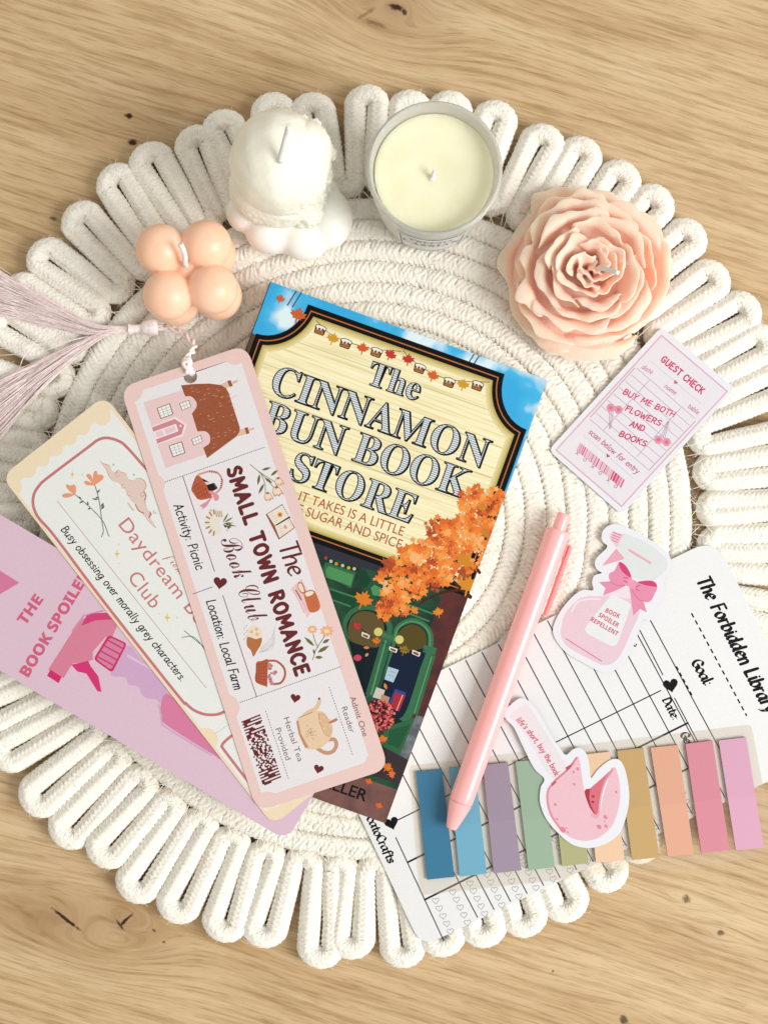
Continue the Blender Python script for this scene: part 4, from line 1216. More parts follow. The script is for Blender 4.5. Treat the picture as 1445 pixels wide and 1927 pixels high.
# ------------------------------------------------------------------ bookmarks, lying across the book
def inset(poly, d):
    """move a convex outline inwards by d"""
    s = 1 if area2(poly) > 0 else -1; n = len(poly); out = []
    for i in range(n):
        p0, p1, p2 = (np.array(poly[j % n], float) for j in (i - 1, i, i + 1))
        a = (p1 - p0) / (np.linalg.norm(p1 - p0) + 1e-9); b = (p2 - p1) / (np.linalg.norm(p2 - p1) + 1e-9)
        t = a + b; t /= np.linalg.norm(t) + 1e-9
        out.append(tuple(p1 + s * d * np.array((-t[1], t[0]))))
    return out

def spoiler_bookmark():
    z0 = ZB + .0004; z = z0 + .00045
    out = rounded([(-172, 1160), (-46, 941), (666, 1363), (540, 1583)], [26, 26, 26, 30])
    c = W(247, 1262, z0)
    root = thing('bookmark', 'mauve pink bookmark printed with a spray bottle, lowest of the three bookmarks', 'bookmark', (c.x, c.y, z0), 'bookmarks fanned over the novel')
    slab('card', root, out, z0, z, ink((228, 196, 214)), EDGE)
    zz = z + 0.0000088
    s = Sheet('bunting_picture', root, zz); s.poly(zE((-70, 286), (105, 395), (-70, 500)), (220, 124, 164)); s.done()
    t = Sheet('title_lettering', root, zz); text(t, 'THE', *zE((138, 628), (236, 488)), 20, (214, 98, 132), 'bold', .02)
    text(t, 'BOOK SPOILER', *zE((154, 910), (492, 352)), 20, (214, 98, 132), 'bold', .025); t.done()
    s = Sheet('mist_picture', root, zz, out)
    s.smooth(zE((600, 890), (690, 740), (760, 800), (900, 930), (1200, 1240), (1180, 1320), (880, 1060), (850, 1030), (800, 1025), (770, 1000), (750, 960), (700, 950), (680, 910)), (214, 172, 208))
    s.poly(zE((690, 780), (860, 880), (870, 895), (690, 800)), (226, 196, 220))
    s.smooth(zE((875, 1060), (905, 1000), (1000, 1080), (1190, 1340), (1150, 1325), (905, 1170), (880, 1120)), (222, 128, 166)); s.stroke(catmull(zE((865, 1060), (880, 1150), (905, 1185), (1150, 1335)), 6), 3, (212, 170, 206))
    s.done()
    s = Sheet('sprayer_picture', root, zz + 0.0000176, out)
    s.poly(zE((455, 590), (520, 560), (650, 600), (610, 690), (575, 690), (505, 770), (505, 815), (470, 825), (395, 835), (345, 915), (262, 868), (395, 660), (430, 610)), (222, 132, 158))
    s.stroke(zE((395, 655), (455, 575), (560, 548)), 3, (216, 148, 182)); s.poly(zE((442, 630), (470, 575), (505, 562), (580, 558), (610, 595), (520, 600)), (216, 62, 126))
    s.poly(zE((274, 868), (336, 908), (318, 942), (256, 902)), (214, 40, 112)); s.poly(zE((388, 842), (480, 820), (492, 848), (535, 905), (552, 990), (530, 986), (470, 890), (420, 878)), (220, 48, 118))
    s.poly(rounded(zE((590, 678), (692, 726), (610, 886), (508, 812)), 7, 4), (210, 44, 96)); s.poly(rounded(zE((598, 692), (680, 730), (604, 870), (522, 810)), 6, 4), (218, 130, 170))
    for k in range(4):
        a = np.array((600, 690)) + np.array((-18, 30)) * (k + .65); s.stroke(zE(tuple(a), tuple(a + (80, 44))), 2.6, (210, 44, 96))
    s.done()
spoiler_bookmark()

def daydream_bookmark():
    z0 = ZB + .00095; z = z0 + .00045
    core = [(3, 897), (197, 744), (706, 1400), (514, 1554)]
    out = rounded(core, 26)
    c = W(355, 1150, z0)
    root = thing('bookmark', 'cream and white ticket bookmark with a red outline, middle of the three bookmarks', 'bookmark', (c.x, c.y, z0), 'bookmarks fanned over the novel')
    slab('card', root, out, z0, z, ink((245, 226, 194)), EDGE)
    zz = z + 0.0000088
    s = Sheet('white_panel', root, zz, inset(out, 3)); wh = (239, 241, 237)
    a1, a2 = np.array((.614, .789)), np.array((.785, -.62))
    P = lambda u, v: tuple(np.array(core[0], float) + a1 * u + a2 * v)
    s.poly([P(28, 5), P(28, 240), P(810, 240), P(810, 5)], wh); s.done()
    def trim(x, y, r): s = Sheet('cream_scallop', root, zz + .000006, inset(out, 1)); s.ell(x, y, r, (245, 226, 194)); s.done()
    for x, y, r in ((118, 800, 70), (240, 655, 64), (360, 562, 60), (475, 472, 60), (592, 380, 62), (700, 292, 64), (865, 195, 78)): trim(*zD((x, y))[0], r / 4.516)
    trim(*zE((1118, 1252))[0], 23)
    for x, y, r in ((500, 1312, 88), (692, 1215, 72), (840, 1120, 70)): trim(*zC((x, y))[0], r / 4.25)
    red = (206, 122, 124)
    s = Sheet('outline_frame', root, zz + 0.0000110)
    ptsD = zD((1300, 705), (1240, 640), (1075, 455), (1000, 402), (905, 379), (830, 398), (740, 465), (400, 722), (330, 790), (290, 855), (280, 935), (300, 1010), (345, 1080))
    ptsE = zE((300, 146), (560, 492), (960, 1000), (1010, 1052), (1060, 1092), (1130, 1114), (1215, 1100), (1330, 1010))
    s.stroke(catmull(ptsD + ptsE, 6), 5.2, red)
    s.stroke(catmull(zC((180, 648), (150, 662), (92, 712), (76, 742), (90, 770), (250, 980), (330, 1080)), 6), 5, red); s.done()
    s = Sheet('thin_rule', root, zz + 0.0000110); s.stroke([zD((485, 915))[0], zE((1120, 967))[0]], 1.1, (206, 140, 144)); s.dashes(*zC((15, 645), (130, 570)), 1.2, (180, 190, 190), 3, 2); s.done()
    t = Sheet('note_lettering', root, zz + 0.0000110); hand(t, 'Busy obsessing over morally grey characters.', *zE((330, 106), (985, 936)), 14.5, BLACK, 2.0, .12, None, .75); t.done()
    t = Sheet('title_lettering', root, zz + 0.0000110); text(t, 'Daydream Book', *zE((642, 82), (1160, 738)), 25.5, red, 'sans', .0, 1.06); text(t, 'Club', *zE((692, 370), (826, 540)), 26, red, 'sans', .0, 1.06); t.done()
    t = Sheet('script_lettering', root, zz + 0.0000110); text(t, 'from the', *zE((895, 252), (1040, 430)), 16, red, 'script', -.006); t.done()
    s = Sheet('flower_picture', root, zz + 0.0000110); gr = (92, 104, 88)
    s.stroke(catmull(zD((640, 862), (770, 975), (875, 1090), (925, 1215)), 6), 1.5, gr); s.stroke(catmull(zD((805, 778), (840, 900), (865, 1080), (878, 1170), (862, 1222)), 6), 1.5, gr)
    for a, b in (((690, 905), (670, 875)), ((710, 915), (672, 935)), ((750, 955), (742, 918)), ((770, 975), (745, 988)), ((825, 850), (850, 815)), ((835, 905), (780, 895)), ((838, 895), (812, 880)), ((855, 965), (885, 930)), ((858, 985), (890, 960)), ((860, 990), (885, 945))): s.poly(petalshape(*zD(a, b), 3.2), gr)
    co = (240, 158, 122)
    for pts in (((798, 778), (790, 720), (800, 668), (820, 660), (832, 690), (870, 695), (880, 720), (850, 750)), ((798, 776), (765, 740), (735, 705), (745, 685), (775, 700)), ((800, 780), (750, 782), (718, 765), (725, 745), (765, 755)), ((638, 858), (590, 830), (560, 790), (572, 775), (600, 785), (632, 776), (645, 800)), ((634, 862), (575, 886), (535, 882), (532, 862), (560, 850), (600, 852))): s.smooth(zD(*pts), co)
    s.done()
    s = Sheet('cloud_picture', root, zz + 0.0000110)
    cl = zD((798, 508), (850, 575), (890, 598), (930, 612), (945, 650), (975, 672), (1000, 652), (1030, 668), (1070, 680), (1085, 722), (1110, 738), (1135, 740), (1160, 722), (1200, 722), (1235, 750), (1245, 795), (1225, 840), (1242, 880), (1235, 930), (1255, 985), (1285, 1020), (1275, 1052), (1325, 1146), (1260, 1085), (1215, 1030), (1160, 975), (1145, 935), (1110, 905), (1080, 850), (1050, 800), (1010, 765), (960, 745), (925, 705), (905, 655), (870, 605))
    s.smooth(cl, (206, 160, 148)); q = np.array(cl); m_ = q.mean(0); s.smooth([tuple(m_ + (p - m_) * .95) for p in q], (231, 208, 196))
    for x, y in ((1000, 690), (1095, 855), (1210, 860), (1050, 790)): s.stroke(circle(*zD((x, y))[0], 3.6, 12, a0=20, a1=280), 1, (212, 150, 142))
    s.stroke(catmull(zD((1150, 945), (1180, 1000), (1225, 1020)), 5), 1.8, (196, 98, 96)); s.stroke(catmull(zD((1225, 835), (1242, 870), (1230, 905)), 5), 1.6, (196, 98, 96)); s.stroke(catmull(zD((1275, 1010), (1285, 1030), (1265, 1055)), 5), 1.8, (196, 98, 96))
    s.stroke(catmull(zD((1090, 935), (1110, 965), (1135, 995)), 5), 3, (226, 196, 186)); s.ell(*zD((965, 607))[0], 2, (200, 190, 188)); s.ell(*zD((1137, 692))[0], 2, (200, 190, 188)); s.stroke(circle(*zD((1314, 1010))[0], 2.6, 10, a0=0, a1=270), .9, (170, 140, 136)); s.done()
    for f_, x, y, r in ((zD, 615, 690, 8), (zD, 995, 1365, 10), (zE, 910, 585, 11), (zD, 700, 692, 4.5), (zD, 1010, 1285, 4), (zE, 963, 585, 4.5), (zD, 1012, 1448, 3.2), (zD, 543, 660, 3), (zE, 866, 566, 3.5)):
        s = Sheet('gold_star', root, zz + .00001); s.poly(leafshape(*f_((x, y))[0], r, 0, STAR4), (236, 196, 120) if r > 5 else (224, 208, 176)); s.done()
    s = Sheet('sprig_picture', root, zz + 0.0000110)
    s.stroke(catmull(zE((990, 692), (1050, 690), (1100, 740), (1140, 810)), 6), 1.3, (90, 92, 84)); s.stroke(catmull(zE((1003, 657), (1060, 705), (1110, 745)), 6), 1.3, (90, 92, 84)); s.done()
daydream_bookmark()

def cottage_bookmark():
    z0 = ZB + .0015; z = z0 + .0005
    core = [(226, 729), (463, 648), (732, 1447), (484, 1528)]
    out = rounded(core, [30, 30, 30, 30])
    c = W(478, 1088, z0)
    root = thing('bookmark', 'white bookmark with a pink border, a printed cottage and a tasselled punched hole', 'bookmark', (c.x, c.y, z0), 'bookmarks fanned over the novel')
    hole = circle(*zA((713, 353))[0], 12.4, 24)
    pink = (240, 208, 202)
    slab('card', root, out, z0, z, ink(pink), ink((246, 238, 232)), [hole])
    zz = z + 0.0000088
    P = lambda u, v: tuple(np.array(core[0]) + (np.array(core[1]) - core[0]) * u + (np.array(core[3]) - core[0]) * v)
    s = Sheet('white_panel', root, zz)
    pan = [P(.072, .022), P(.925, .022), P(.925, .974), P(.072, .974)]
    s.poly(pan, (238, 234, 236), [circle(*zA((713, 353))[0], 13.6, 24)]); s.done()
    for f_, x, y, r in ((zA, 128, 482, 24), (zA, 1142, 128, 21.5), (zA, 370, 1402, 18.5), (zB, 968, 30, 19), (zC, 1122, 95, 22), (zC, 115, 432, 24), (zC, 1322, 882, 24), (zC, 440, 1212, 25)): s = Sheet('pink_notch', root, zz + .000008, inset(out, .5)); s.ell(*f_((x, y))[0], r, pink); s.done()
    k = zz + 0.0000132
    # cottage
    s = Sheet('cottage_picture', root, k)
    for pts, c_ in ((((1005, 432), (1075, 396), (1095, 452), (1060, 470)), (226, 194, 168)), (((1170, 935), (1195, 870), (1255, 852), (1272, 908)), (226, 194, 168))): s.poly(zA(*pts), c_)
    for pts in (((1072, 396), (1104, 387), (1126, 444), (1094, 453)), ((1240, 852), (1270, 844), (1288, 904), (1258, 912))): s.poly(zA(*pts), (160, 84, 48))
    for pts in (((1118, 405), (1170, 384), (1176, 402), (1126, 428)), ((1280, 862), (1334, 847), (1337, 863), (1286, 882))): s.poly(zA(*pts), (222, 188, 164))
    s.poly(zA((622, 438), (760, 424), (900, 421), (1010, 434), (1060, 466), (1085, 510), (1195, 852), (1190, 890), (1165, 932), (875, 1146), (838, 1042), (660, 540)), noise_print('thatch_print', (146, 76, 44), (156, 84, 52), 900, .3, .7, .6))
    rnd = random.Random(2)
    for _ in range(70):
        x, y = rnd.uniform(700, 1150), rnd.uniform(450, 1060)
        if x > 950 and y > 1480 - x * .5: continue
        if x < 790 and 520 < y < 1000 or x < 900 and y > 860: continue
        s.stroke(zA((x, y), (x + rnd.uniform(12, 24), y - rnd.uniform(4, 12))), .8, (218, 170, 140))
    wall = zA((262, 605), (632, 488), (665, 545)) + catmull(zA((665, 545), (722, 548), (768, 595), (772, 650), (728, 712)), 6) + zA((782, 886)) + catmull(zA((782, 886), (860, 886), (902, 930), (898, 1000), (838, 1045)), 6) + zA((862, 1108), (474, 1240))
    s.poly(wall, (238, 206, 206))
    s.poly(zA((338, 838), (568, 745), (678, 822), (640, 930), (398, 1012)), (246, 234, 236)); s.poly(zA((341, 848), (560, 764), (655, 824), (628, 915), (395, 1004)), (216, 138, 146)); s.poly(zA((352, 890), (574, 812), (598, 884), (378, 964)), (246, 236, 238)); s.poly(zA((372, 896), (440, 872), (458, 922), (390, 946)), (236, 206, 210)); s.poly(zA((460, 866), (560, 832), (574, 880), (474, 916)), (236, 206, 210)); s.poly(heart(*zA((617, 832))[0], 5, 70), (250, 240, 240))
    for q, nx, ny in ((((385, 660), (515, 612), (548, 720), (425, 765)), 3, 4), (((605, 615), (700, 580), (722, 645), (633, 685)), 3, 2), (((502, 1025), (632, 982), (665, 1095), (543, 1138)), 3, 4), (((723, 963), (815, 922), (835, 985), (745, 1023)), 3, 2)):
        q = [np.array(p) for p in zA(*q)]; s.poly([tuple(p) for p in q], (120, 70, 72)); m_ = sum(q) / 4; q = [m_ + (p - m_) * .88 for p in q]; s.poly([tuple(p) for p in q], (248, 246, 240))
        for i in range(1, nx): t = i / nx; s.stroke([tuple(q[0] * (1 - t) + q[1] * t), tuple(q[3] * (1 - t) + q[2] * t)], .8, (150, 156, 154))
        for i in range(1, ny): t = i / ny; s.stroke([tuple(q[0] * (1 - t) + q[3] * t), tuple(q[1] * (1 - t) + q[2] * t)], .8, (150, 156, 154))
    s.done()
    # rules
    for ends, g_ in ((zA((465, 1379), (1436, 1039)), 1.5), (zC((218, 394), (1028, 104)), 1.5), (zC((932, 268), (1120, 812)), 2.6), (zC((424, 460), (606, 1002)), 2.6)):
        s = Sheet('dotted_rule', root, k); s.dashes(*ends, 1.35, (92, 70, 74), 2.7, g_); s.done()
    s = Sheet('thin_rule', root, k); r_ = (130, 84, 100); s.stroke([zA((640, 1322))[0], zB((434, 944))[0]], 1.5, r_); s.stroke([zB((500, 1134))[0], zC((352, 346))[0]], 1.5, r_); s.stroke(zB((264, 1122), (420, 1066)), 1.3, r_); s.done()
    maroon = (104, 26, 32)
    t = Sheet('title_lettering', root, k)
    hand(t, 'SMALL TOWN ROMANCE', *zB((532, 140), (1082, 1768)), 25, maroon, 7.2, 0, None, 1.7, .25); t.done()
    t = Sheet('script_lettering', root, k); hand(t, 'The', *zB((938, 740), (1030, 985)), 35, maroon, 5.4, .1, (R(30), .5), .2); text(t, 'Book', *zB((476, 700), (596, 1012)), 37, maroon, 'script', -.004); text(t, 'Club', *zB((612, 1090), (712, 1352)), 39, maroon, 'script', -.004); t.done()
    t = Sheet('note_lettering', root, k); hand(t, 'Activity: Picnic', *zB((112, 425), (292, 935)), 17.5, BLACK, 2.2); hand(t, 'Location: Local Farm', *zB((368, 1180), (592, 1882)), 17.5, BLACK, 2.2); t.done()
    for w_, a, b in (('Admit One', (1096, 352), (1203, 668)), ('Reader', (1030, 436), (1098, 640)), ('Herbal Tea', (568, 520), (684, 870)), ('Provided', (500, 606), (586, 858))): t = Sheet('ticket_lettering', root, k); text(t, w_, *zC(a, b), 46 / 4.25, (112, 72, 80), 'sans', -.004); t.done()
    for f_, x, y, s_, r in ((zB, 478, 1032, 26, 8), (zC, 662, 357, 19, 10), (zC, 848, 924, 19, 14)):
        q = Sheet('heart_picture', root, k); q.poly(heart(*f_((x, y))[0], s_, r), maroon); q.done()
    # two-dimensional looking bar pattern
    s = Sheet('barcode', root, k)
    A, B_, D_ = np.array(zC((230, 546))[0]), np.array(zC((380, 486))[0]), np.array(zC((404, 1062))[0])
    u, v = (B_ - A), (D_ - A); rnd = random.Random(4)
    NX, NY = 13, 46
    for j in range(NY):
        edge = j < 11 or j > 35
        run = None
        if j % 2 == 0 and edge: spans = [(0, NX)] if rnd.random() < .8 else [(0, rnd.randint(6, NX))]
        elif edge: o = rnd.randint(0, 8); spans = [(o, o + rnd.randint(2, 5))]
        else:
            spans = []; x = rnd.randint(0, 2)
            while x < NX: w_ = rnd.randint(1, 3); spans.append((x, min(NX, x + w_))); x += w_ + rnd.randint(1, 2)
        for a, b in spans:
            a, b = a / NX, min(b, NX) / NX; y0, y1 = j / NY, (j + 1.02) / NY
            s.poly([tuple(A + u * a + v * y0), tuple(A + u * b + v * y0), tuple(A + u * b + v * y1), tuple(A + u * a + v * y1)], maroon); s.k -= 1
    s.done()
    terra, olive = (188, 92, 58), (112, 106, 62)
    # baskets
    s = Sheet('basket_picture', root, k)
    s.stroke(catmull(zB((312, 178), (400, 154), (462, 170), (494, 225), (480, 290), (432, 338)), 6), 3.6, (222, 150, 150)); s.dashes(*zB((395, 155), (462, 168)), 3.6, (120, 60, 60), 1.5, 2.5); s.dashes(*zB((492, 215), (484, 290)), 3.6, (120, 60, 60), 1.5, 2.5)
    s.poly(zB((318, 200), (345, 235), (395, 240), (372, 262)), (240, 206, 204)); s.smooth(zB((292, 188), (320, 195), (372, 262), (412, 345), (390, 368), (312, 378), (270, 332), (252, 298), (266, 244)), terra)
    for i in range(5): s.stroke(zB((270 + i * 22, 235 + i * 12), (300 + i * 22, 372 - i * 4)), .9, (140, 60, 40))
    for i in range(4): s.stroke(zB((260 + i * 12, 290 + i * 24), (330 + i * 20, 235 + i * 28)), .9, (140, 60, 40))
    s.poly(zB((372, 262), (425, 246), (458, 290), (410, 316), (386, 300)), (38, 30, 28)); s.poly(zB((420, 248), (432, 244), (460, 285), (448, 292)), (90, 84, 80))
    bw = (226, 150, 160)
    s.smooth(zB((425, 345), (388, 318), (408, 308), (432, 320)), bw); s.smooth(zB((425, 345), (460, 338), (468, 372), (440, 388)), bw); s.poly(zB((425, 345), (365, 398), (316, 425), (338, 440)), bw); s.poly(zB((425, 348), (350, 412), (336, 456), (372, 430)), bw); s.done()
    s = Sheet('basket_picture', root, k)
    s.stroke(catmull(zC((436, 60), (510, 62), (570, 115), (578, 180), (545, 235), (486, 246)), 6), 4.2, (196, 108, 74)); s.stroke(catmull(zC((436, 60), (510, 62), (570, 115), (578, 180), (545, 235), (486, 246)), 6), 1, (150, 70, 48))
    s.smooth(zC((352, 72), (395, 60), (434, 45), (446, 60), (440, 150), (436, 262), (420, 262), (344, 226), (346, 140)), terra)
    for i in range(5): s.stroke(zC((356 + i * 18, 72 - i * 5), (352 + i * 18, 228 + i * 7)), .9, (146, 66, 44))
    for i in range(7): s.stroke(zC((348, 90 + i * 22), (438, 78 + i * 27)), .8, (146, 66, 44))
    for x, y in ((455, 90), (468, 100), (452, 118), (494, 158), (503, 150), (454, 188), (462, 205), (474, 240), (466, 225)): s.ell(*zC((x, y))[0], 3.6, (206, 142, 152)); s.ell(*zC((x, y))[0], 1.6, (180, 108, 124))
    for a, b in (((450, 130), (478, 120)), ((460, 150), (480, 165)), ((445, 175), (466, 165)), ((455, 215), (470, 205))): s.poly(petalshape(*zC(a, b), 2.6), olive)
    s.done()
    # tulip sprig
    s = Sheet('tulip_picture', root, k)
    for pts in (((715, 100), (790, 160), (905, 235)), ((780, 155), (850, 220), (905, 290)), ((800, 170), (830, 250), (835, 330))): s.stroke(catmull(zB(*pts), 6), 1.2, olive)
    for a, b, w_ in (((805, 145), (880, 124), 4.5), ((878, 190), (935, 142), 5), ((790, 175), (775, 265), 5), ((825, 250), (780, 335), 5), ((830, 205), (890, 250), 5)): s.poly(petalshape(*zB(a, b), w_), (106, 98, 56))
    for x, y, q in ((938, 232, 34), (925, 308, 40), (855, 350, 34)):
        cx_, cy_ = zB((x, y))[0]; r = q / 4.188
        s.poly(leafshape(cx_, cy_, r, -20, [(-.3, -.95), (.3, -.95), (.8, -.4), (.95, .3), (1.1, 1.2), (.6, .85), (.1, 1.25), (-.3, .85), (-.8, 1.0), (-.95, .2), (-.8, -.4)]), (206, 150, 120)); s.poly(leafshape(cx_, cy_, r * .85, -20, [(-.3, -.95), (.3, -.95), (.8, -.4), (.9, .3), (.95, 1.0), (.5, .7), (.1, 1.1), (-.3, .7), (-.7, .8), (-.9, .2), (-.8, -.4)]), (246, 220, 198)); s.poly(leafshape(cx_, cy_ - r * .6, r * .5, -20, LEAFCAP), olive)
    s.done()
    # open book
    s = Sheet('open_book_picture', root, k)
    s.poly(zB((838, 494), (968, 412), (1068, 600), (940, 694)), (150, 84, 66)); s.poly(zB((850, 492), (968, 420), (1018, 512), (908, 582)), (240, 230, 214)); s.poly(zB((910, 588), (1020, 518), (1060, 598), (946, 680)), (240, 230, 214)); s.stroke(zB((925, 576), (1028, 515)), 2.4, (30, 26, 26))
    for i in range(4): s.stroke(zB((872 + i * 12, 500 + i * 18), (900 + i * 12, 482 + i * 18)), .6, (180, 160, 146)); s.stroke(zB((970 + i * 11, 445 + i * 16), (985 + i * 11, 437 + i * 16)), .6, (180, 160, 146)); s.stroke(zB((932 + i * 9, 600 + i * 18), (958 + i * 9, 584 + i * 18)), .6, (180, 160, 146)); s.stroke(zB((1010 + i * 9, 545 + i * 15), (1028 + i * 9, 535 + i * 15)), .6, (180, 160, 146))
    for i in range(6): a = i * math.pi / 3; s.ell(*zB((950 + 13 * math.cos(a), 497 + 13 * math.sin(a)))[0], 2.1, (230, 160, 70), n=10)
    s.ell(*zB((950, 497))[0], 1.9, (140, 80, 40)); s.poly(heart(*zB((992, 594))[0], 8, 70), (228, 150, 160)); s.done()
    # bread on a checked cloth
    s = Sheet('bread_picture', root, k)
    s.poly(zB((1035, 1085), (1118, 1000), (1165, 1090), (1210, 1250), (1165, 1312), (1110, 1200)), (240, 204, 206))
    for i in range(4): s.stroke(zB((1050 + i * 22, 1070 - i * 20), (1140 + i * 18, 1270 - i * 20)), 1.6, (230, 180, 186))
    s.smooth(zB((1088, 1060), (1100, 1030), (1128, 1040), (1150, 1100), (1140, 1120), (1112, 1110)), (190, 108, 70)); s.smooth(zB((1094, 1062), (1102, 1040), (1122, 1046), (1140, 1098), (1134, 1108), (1116, 1102)), (244, 226, 198))
    s.stroke(zB((1075, 1092), (1118, 1168)), 2.2, (150, 74, 56)); s.smooth(zB((1140, 1118), (1180, 1092), (1222, 1100), (1255, 1170), (1266, 1230), (1235, 1262), (1185, 1264), (1160, 1210)), (204, 110, 66)); s.smooth(zB((1140, 1120), (1165, 1098), (1205, 1094), (1224, 1112), (1205, 1138), (1160, 1150)), (190, 108, 70)); s.smooth(zB((1148, 1120), (1168, 1104), (1204, 1100), (1216, 1112), (1200, 1130), (1162, 1142)), (246, 230, 204))
    for i in range(3): s.stroke(zB((1195 + i * 16, 1160 + i * 4), (1212 + i * 16, 1215 + i * 4)), .8, (182, 90, 54))
    s.done()
    # daisies
    s = Sheet('daisy_picture', root, k)
    for pts in (((1208, 1640), (1235, 1560), (1312, 1440)), ((1248, 1545), (1222, 1480), (1208, 1420))): s.stroke(catmull(zB(*pts), 6), 1.4, olive)
    for a, b, w_ in (((1222, 1535), (1140, 1460), 6), ((1285, 1510), (1342, 1478), 6), ((1245, 1585), (1338, 1530), 7), ((1225, 1622), (1290, 1622), 6), ((1225, 1600), (1212, 1555), 4)): s.poly(petalshape(*zB(a, b), w_), (112, 106, 62))
    for x, y, q in ((1205, 1402, 44), (1318, 1415, 58)):
        for i in range(9):
            a = i * 2 * math.pi / 9; s.poly(petalshape(zB((x, y))[0], zB((x + q * math.cos(a), y + q * .85 * math.sin(a)))[0], q * .5 / 4.188), (240, 182, 138))
        s.ell(*zB((x, y))[0], q * .36 / 4.188, (248, 222, 186), q * .26 / 4.188)
    s.done()
    # striped cat behind flowers; small creatures and ferns
    s = Sheet('cat_picture', root, k)
    s.smooth(zB((395, 480), (440, 458), (490, 465), (500, 520), (470, 560), (490, 610), (470, 650), (420, 655), (372, 600), (365, 530)), (238, 228, 214))
    for i in range(7): a = R(100 + i * 27); s.stroke(zB((440 + 50 * math.cos(a), 560 + 70 * math.sin(a)), (440 + 78 * math.cos(a), 560 + 100 * math.sin(a))), 3, (176, 130, 96))
    for i in range(4): s.stroke(zB((445 + i * 14, 470), (452 + i * 14, 512)), 1.8, (190, 156, 126))
    for a, b in (((500, 560), (545, 480)), ((510, 560), (582, 515)), ((505, 565), (610, 590)), ((500, 570), (585, 560)), ((495, 575), (570, 600))): s.poly(petalshape(*zB(a, b), 3.4), (124, 124, 74))
    for x, y in ((535, 570), (555, 585), (545, 600), (520, 590)): s.ell(*zB((x, y))[0], 2.2, (92, 60, 62), n=8)
    s.ell(*zB((408, 462))[0], 2.6, (210, 200, 200)); s.ell(*zB((536, 620))[0], 2.4, (214, 206, 208)); s.done()
    s = Sheet('animal_picture', root, k)
    s.smooth(zB((700, 1400), (740, 1370), (790, 1385), (812, 1440), (800, 1490), (740, 1480), (695, 1450)), (240, 224, 200)); s.smooth(zB((690, 1470), (712, 1462), (760, 1478), (806, 1468), (800, 1520), (770, 1570), (740, 1616), (722, 1570), (690, 1530)), (186, 112, 62))
    for x, y in ((725, 1420), (765, 1400), (770, 1440)): s.ell(*zB((x, y))[0], 3.4, (226, 190, 150), n=10)
    for i in range(5): s.stroke(catmull(zB((800, 1580 - i * 8), (880, 1560 - i * 22), (910, 1500 - i * 30)), 5), .7, (190, 196, 190))
    for i in range(9): s.ell(*zB((690 - (i % 3) * 12, 1370 + i * 14))[0], 1.2, (176, 186, 172), n=6)
    for i in range(8): s.ell(*zB((790 + i * 14, 1580 - (i * i) * 1.2))[0], 1.6, (196, 206, 192), n=6)
    s.done()
    # teapot
    s = Sheet('teapot_picture', root, k); cr, tn = (236, 206, 172), (198, 144, 112)
    s.stroke(catmull(zC((930, 690), (975, 690), (990, 735), (960, 785), (900, 795), (835, 758)), 6), 7.2, (204, 152, 118)); s.smooth(zC((690, 522), (745, 466), (815, 428), (846, 368), (862, 358), (866, 392), (842, 446), (790, 482), (710, 520)), (232, 196, 158))
    s.smooth(zC((672, 560), (690, 515), (800, 468), (880, 468), (935, 530), (962, 610), (935, 690), (870, 752), (800, 768), (745, 758), (700, 670)), cr); s.poly(zC((670, 545), (686, 536), (706, 640), (768, 752), (742, 758), (690, 650)), tn)
    s.smooth(zC((845, 485), (885, 475), (935, 540), (958, 610), (935, 665), (895, 640), (860, 570)), (226, 186, 146))
    rnd = random.Random(8)
    for _ in range(26): x, y = rnd.uniform(855, 945), rnd.uniform(500, 650); s.ell(*zC((x, y))[0], 1.1, (246, 226, 198), n=6) if abs((x - 845) - (y - 480) * .5) < 75 else None
    for _ in range(42): a, q = rnd.uniform(0, 6.28), rnd.random(); s.ell(*zC((785 + 50 * q * math.cos(a), 630 + 62 * q * math.sin(a)))[0], 1.0, (204, 158, 118), n=6)
    s.stroke(catmull(zC((850, 480), (860, 560), (895, 640), (935, 668)), 6), 1, (204, 158, 118)); s.smooth(zC((930, 548), (965, 530), (990, 518), (1000, 530), (985, 545), (940, 560)), (190, 128, 98)); s.stroke(zC((690, 515), (798, 470)), 1, (160, 110, 84)); s.ell(*zC((853, 362))[0], 2.2, (120, 104, 96)); s.done()
    # --- tassel
    silk = bpy.data.materials.new('silk'); nt, p = nodes_of(silk)
    n = N(nt, 'ShaderNodeTexNoise'); n.inputs['Scale'].default_value = 700; tc = N(nt, 'ShaderNodeTexCoord'); link(nt, tc.outputs['Object'], n.inputs['Vector'])
    link(nt, ramp(nt, n.outputs[0], [(.35, lin((242, 220, 218))), (.65, lin((254, 243, 241)))]), p.inputs['Base Color']); p.inputs['Roughness'].default_value = .32; p.inputs['Specular IOR Level'].default_value = .6
    ro = np.array(root.location)
    A_ = lambda x, y, zz_: np.array(W(*zR((x, y))[0], zz_))
    # head of the tassel: wrapped neck and knob (a lathe along the line)
    a, b = A_(925, 492, .0052), A_(1130, 474, .0066); ax = (b - a) / np.linalg.norm(b - a); up = np.array((0, 0, 1.0)); sd = np.cross(ax, up); L = np.linalg.norm(b - a)
    prof = [(0, .0030), (.06, .0026), (.12, .0023), (.3, .0021), (.44, .0022), (.47, .0030), (.55, .0036), (.7, .0042), (.85, .0045), (.95, .0044), (1.0, .0034), (1.02, .0008)]
    v, q = [], []
    S = 20
    for i, (t, r) in enumerate(prof):
        for j in range(S):
            th = 2 * math.pi * j / S; rr = r * (1 + .05 * math.sin(j * 5.0)) * .86
            v.append(a + ax * t * L + sd * rr * math.cos(th) + up * rr * math.sin(th) * .9 - ro)
    for i in range(len(prof) - 1):
        for j in range(S): q.append((i * S + j, i * S + (j + 1) % S, (i + 1) * S + (j + 1) % S, (i + 1) * S + j))
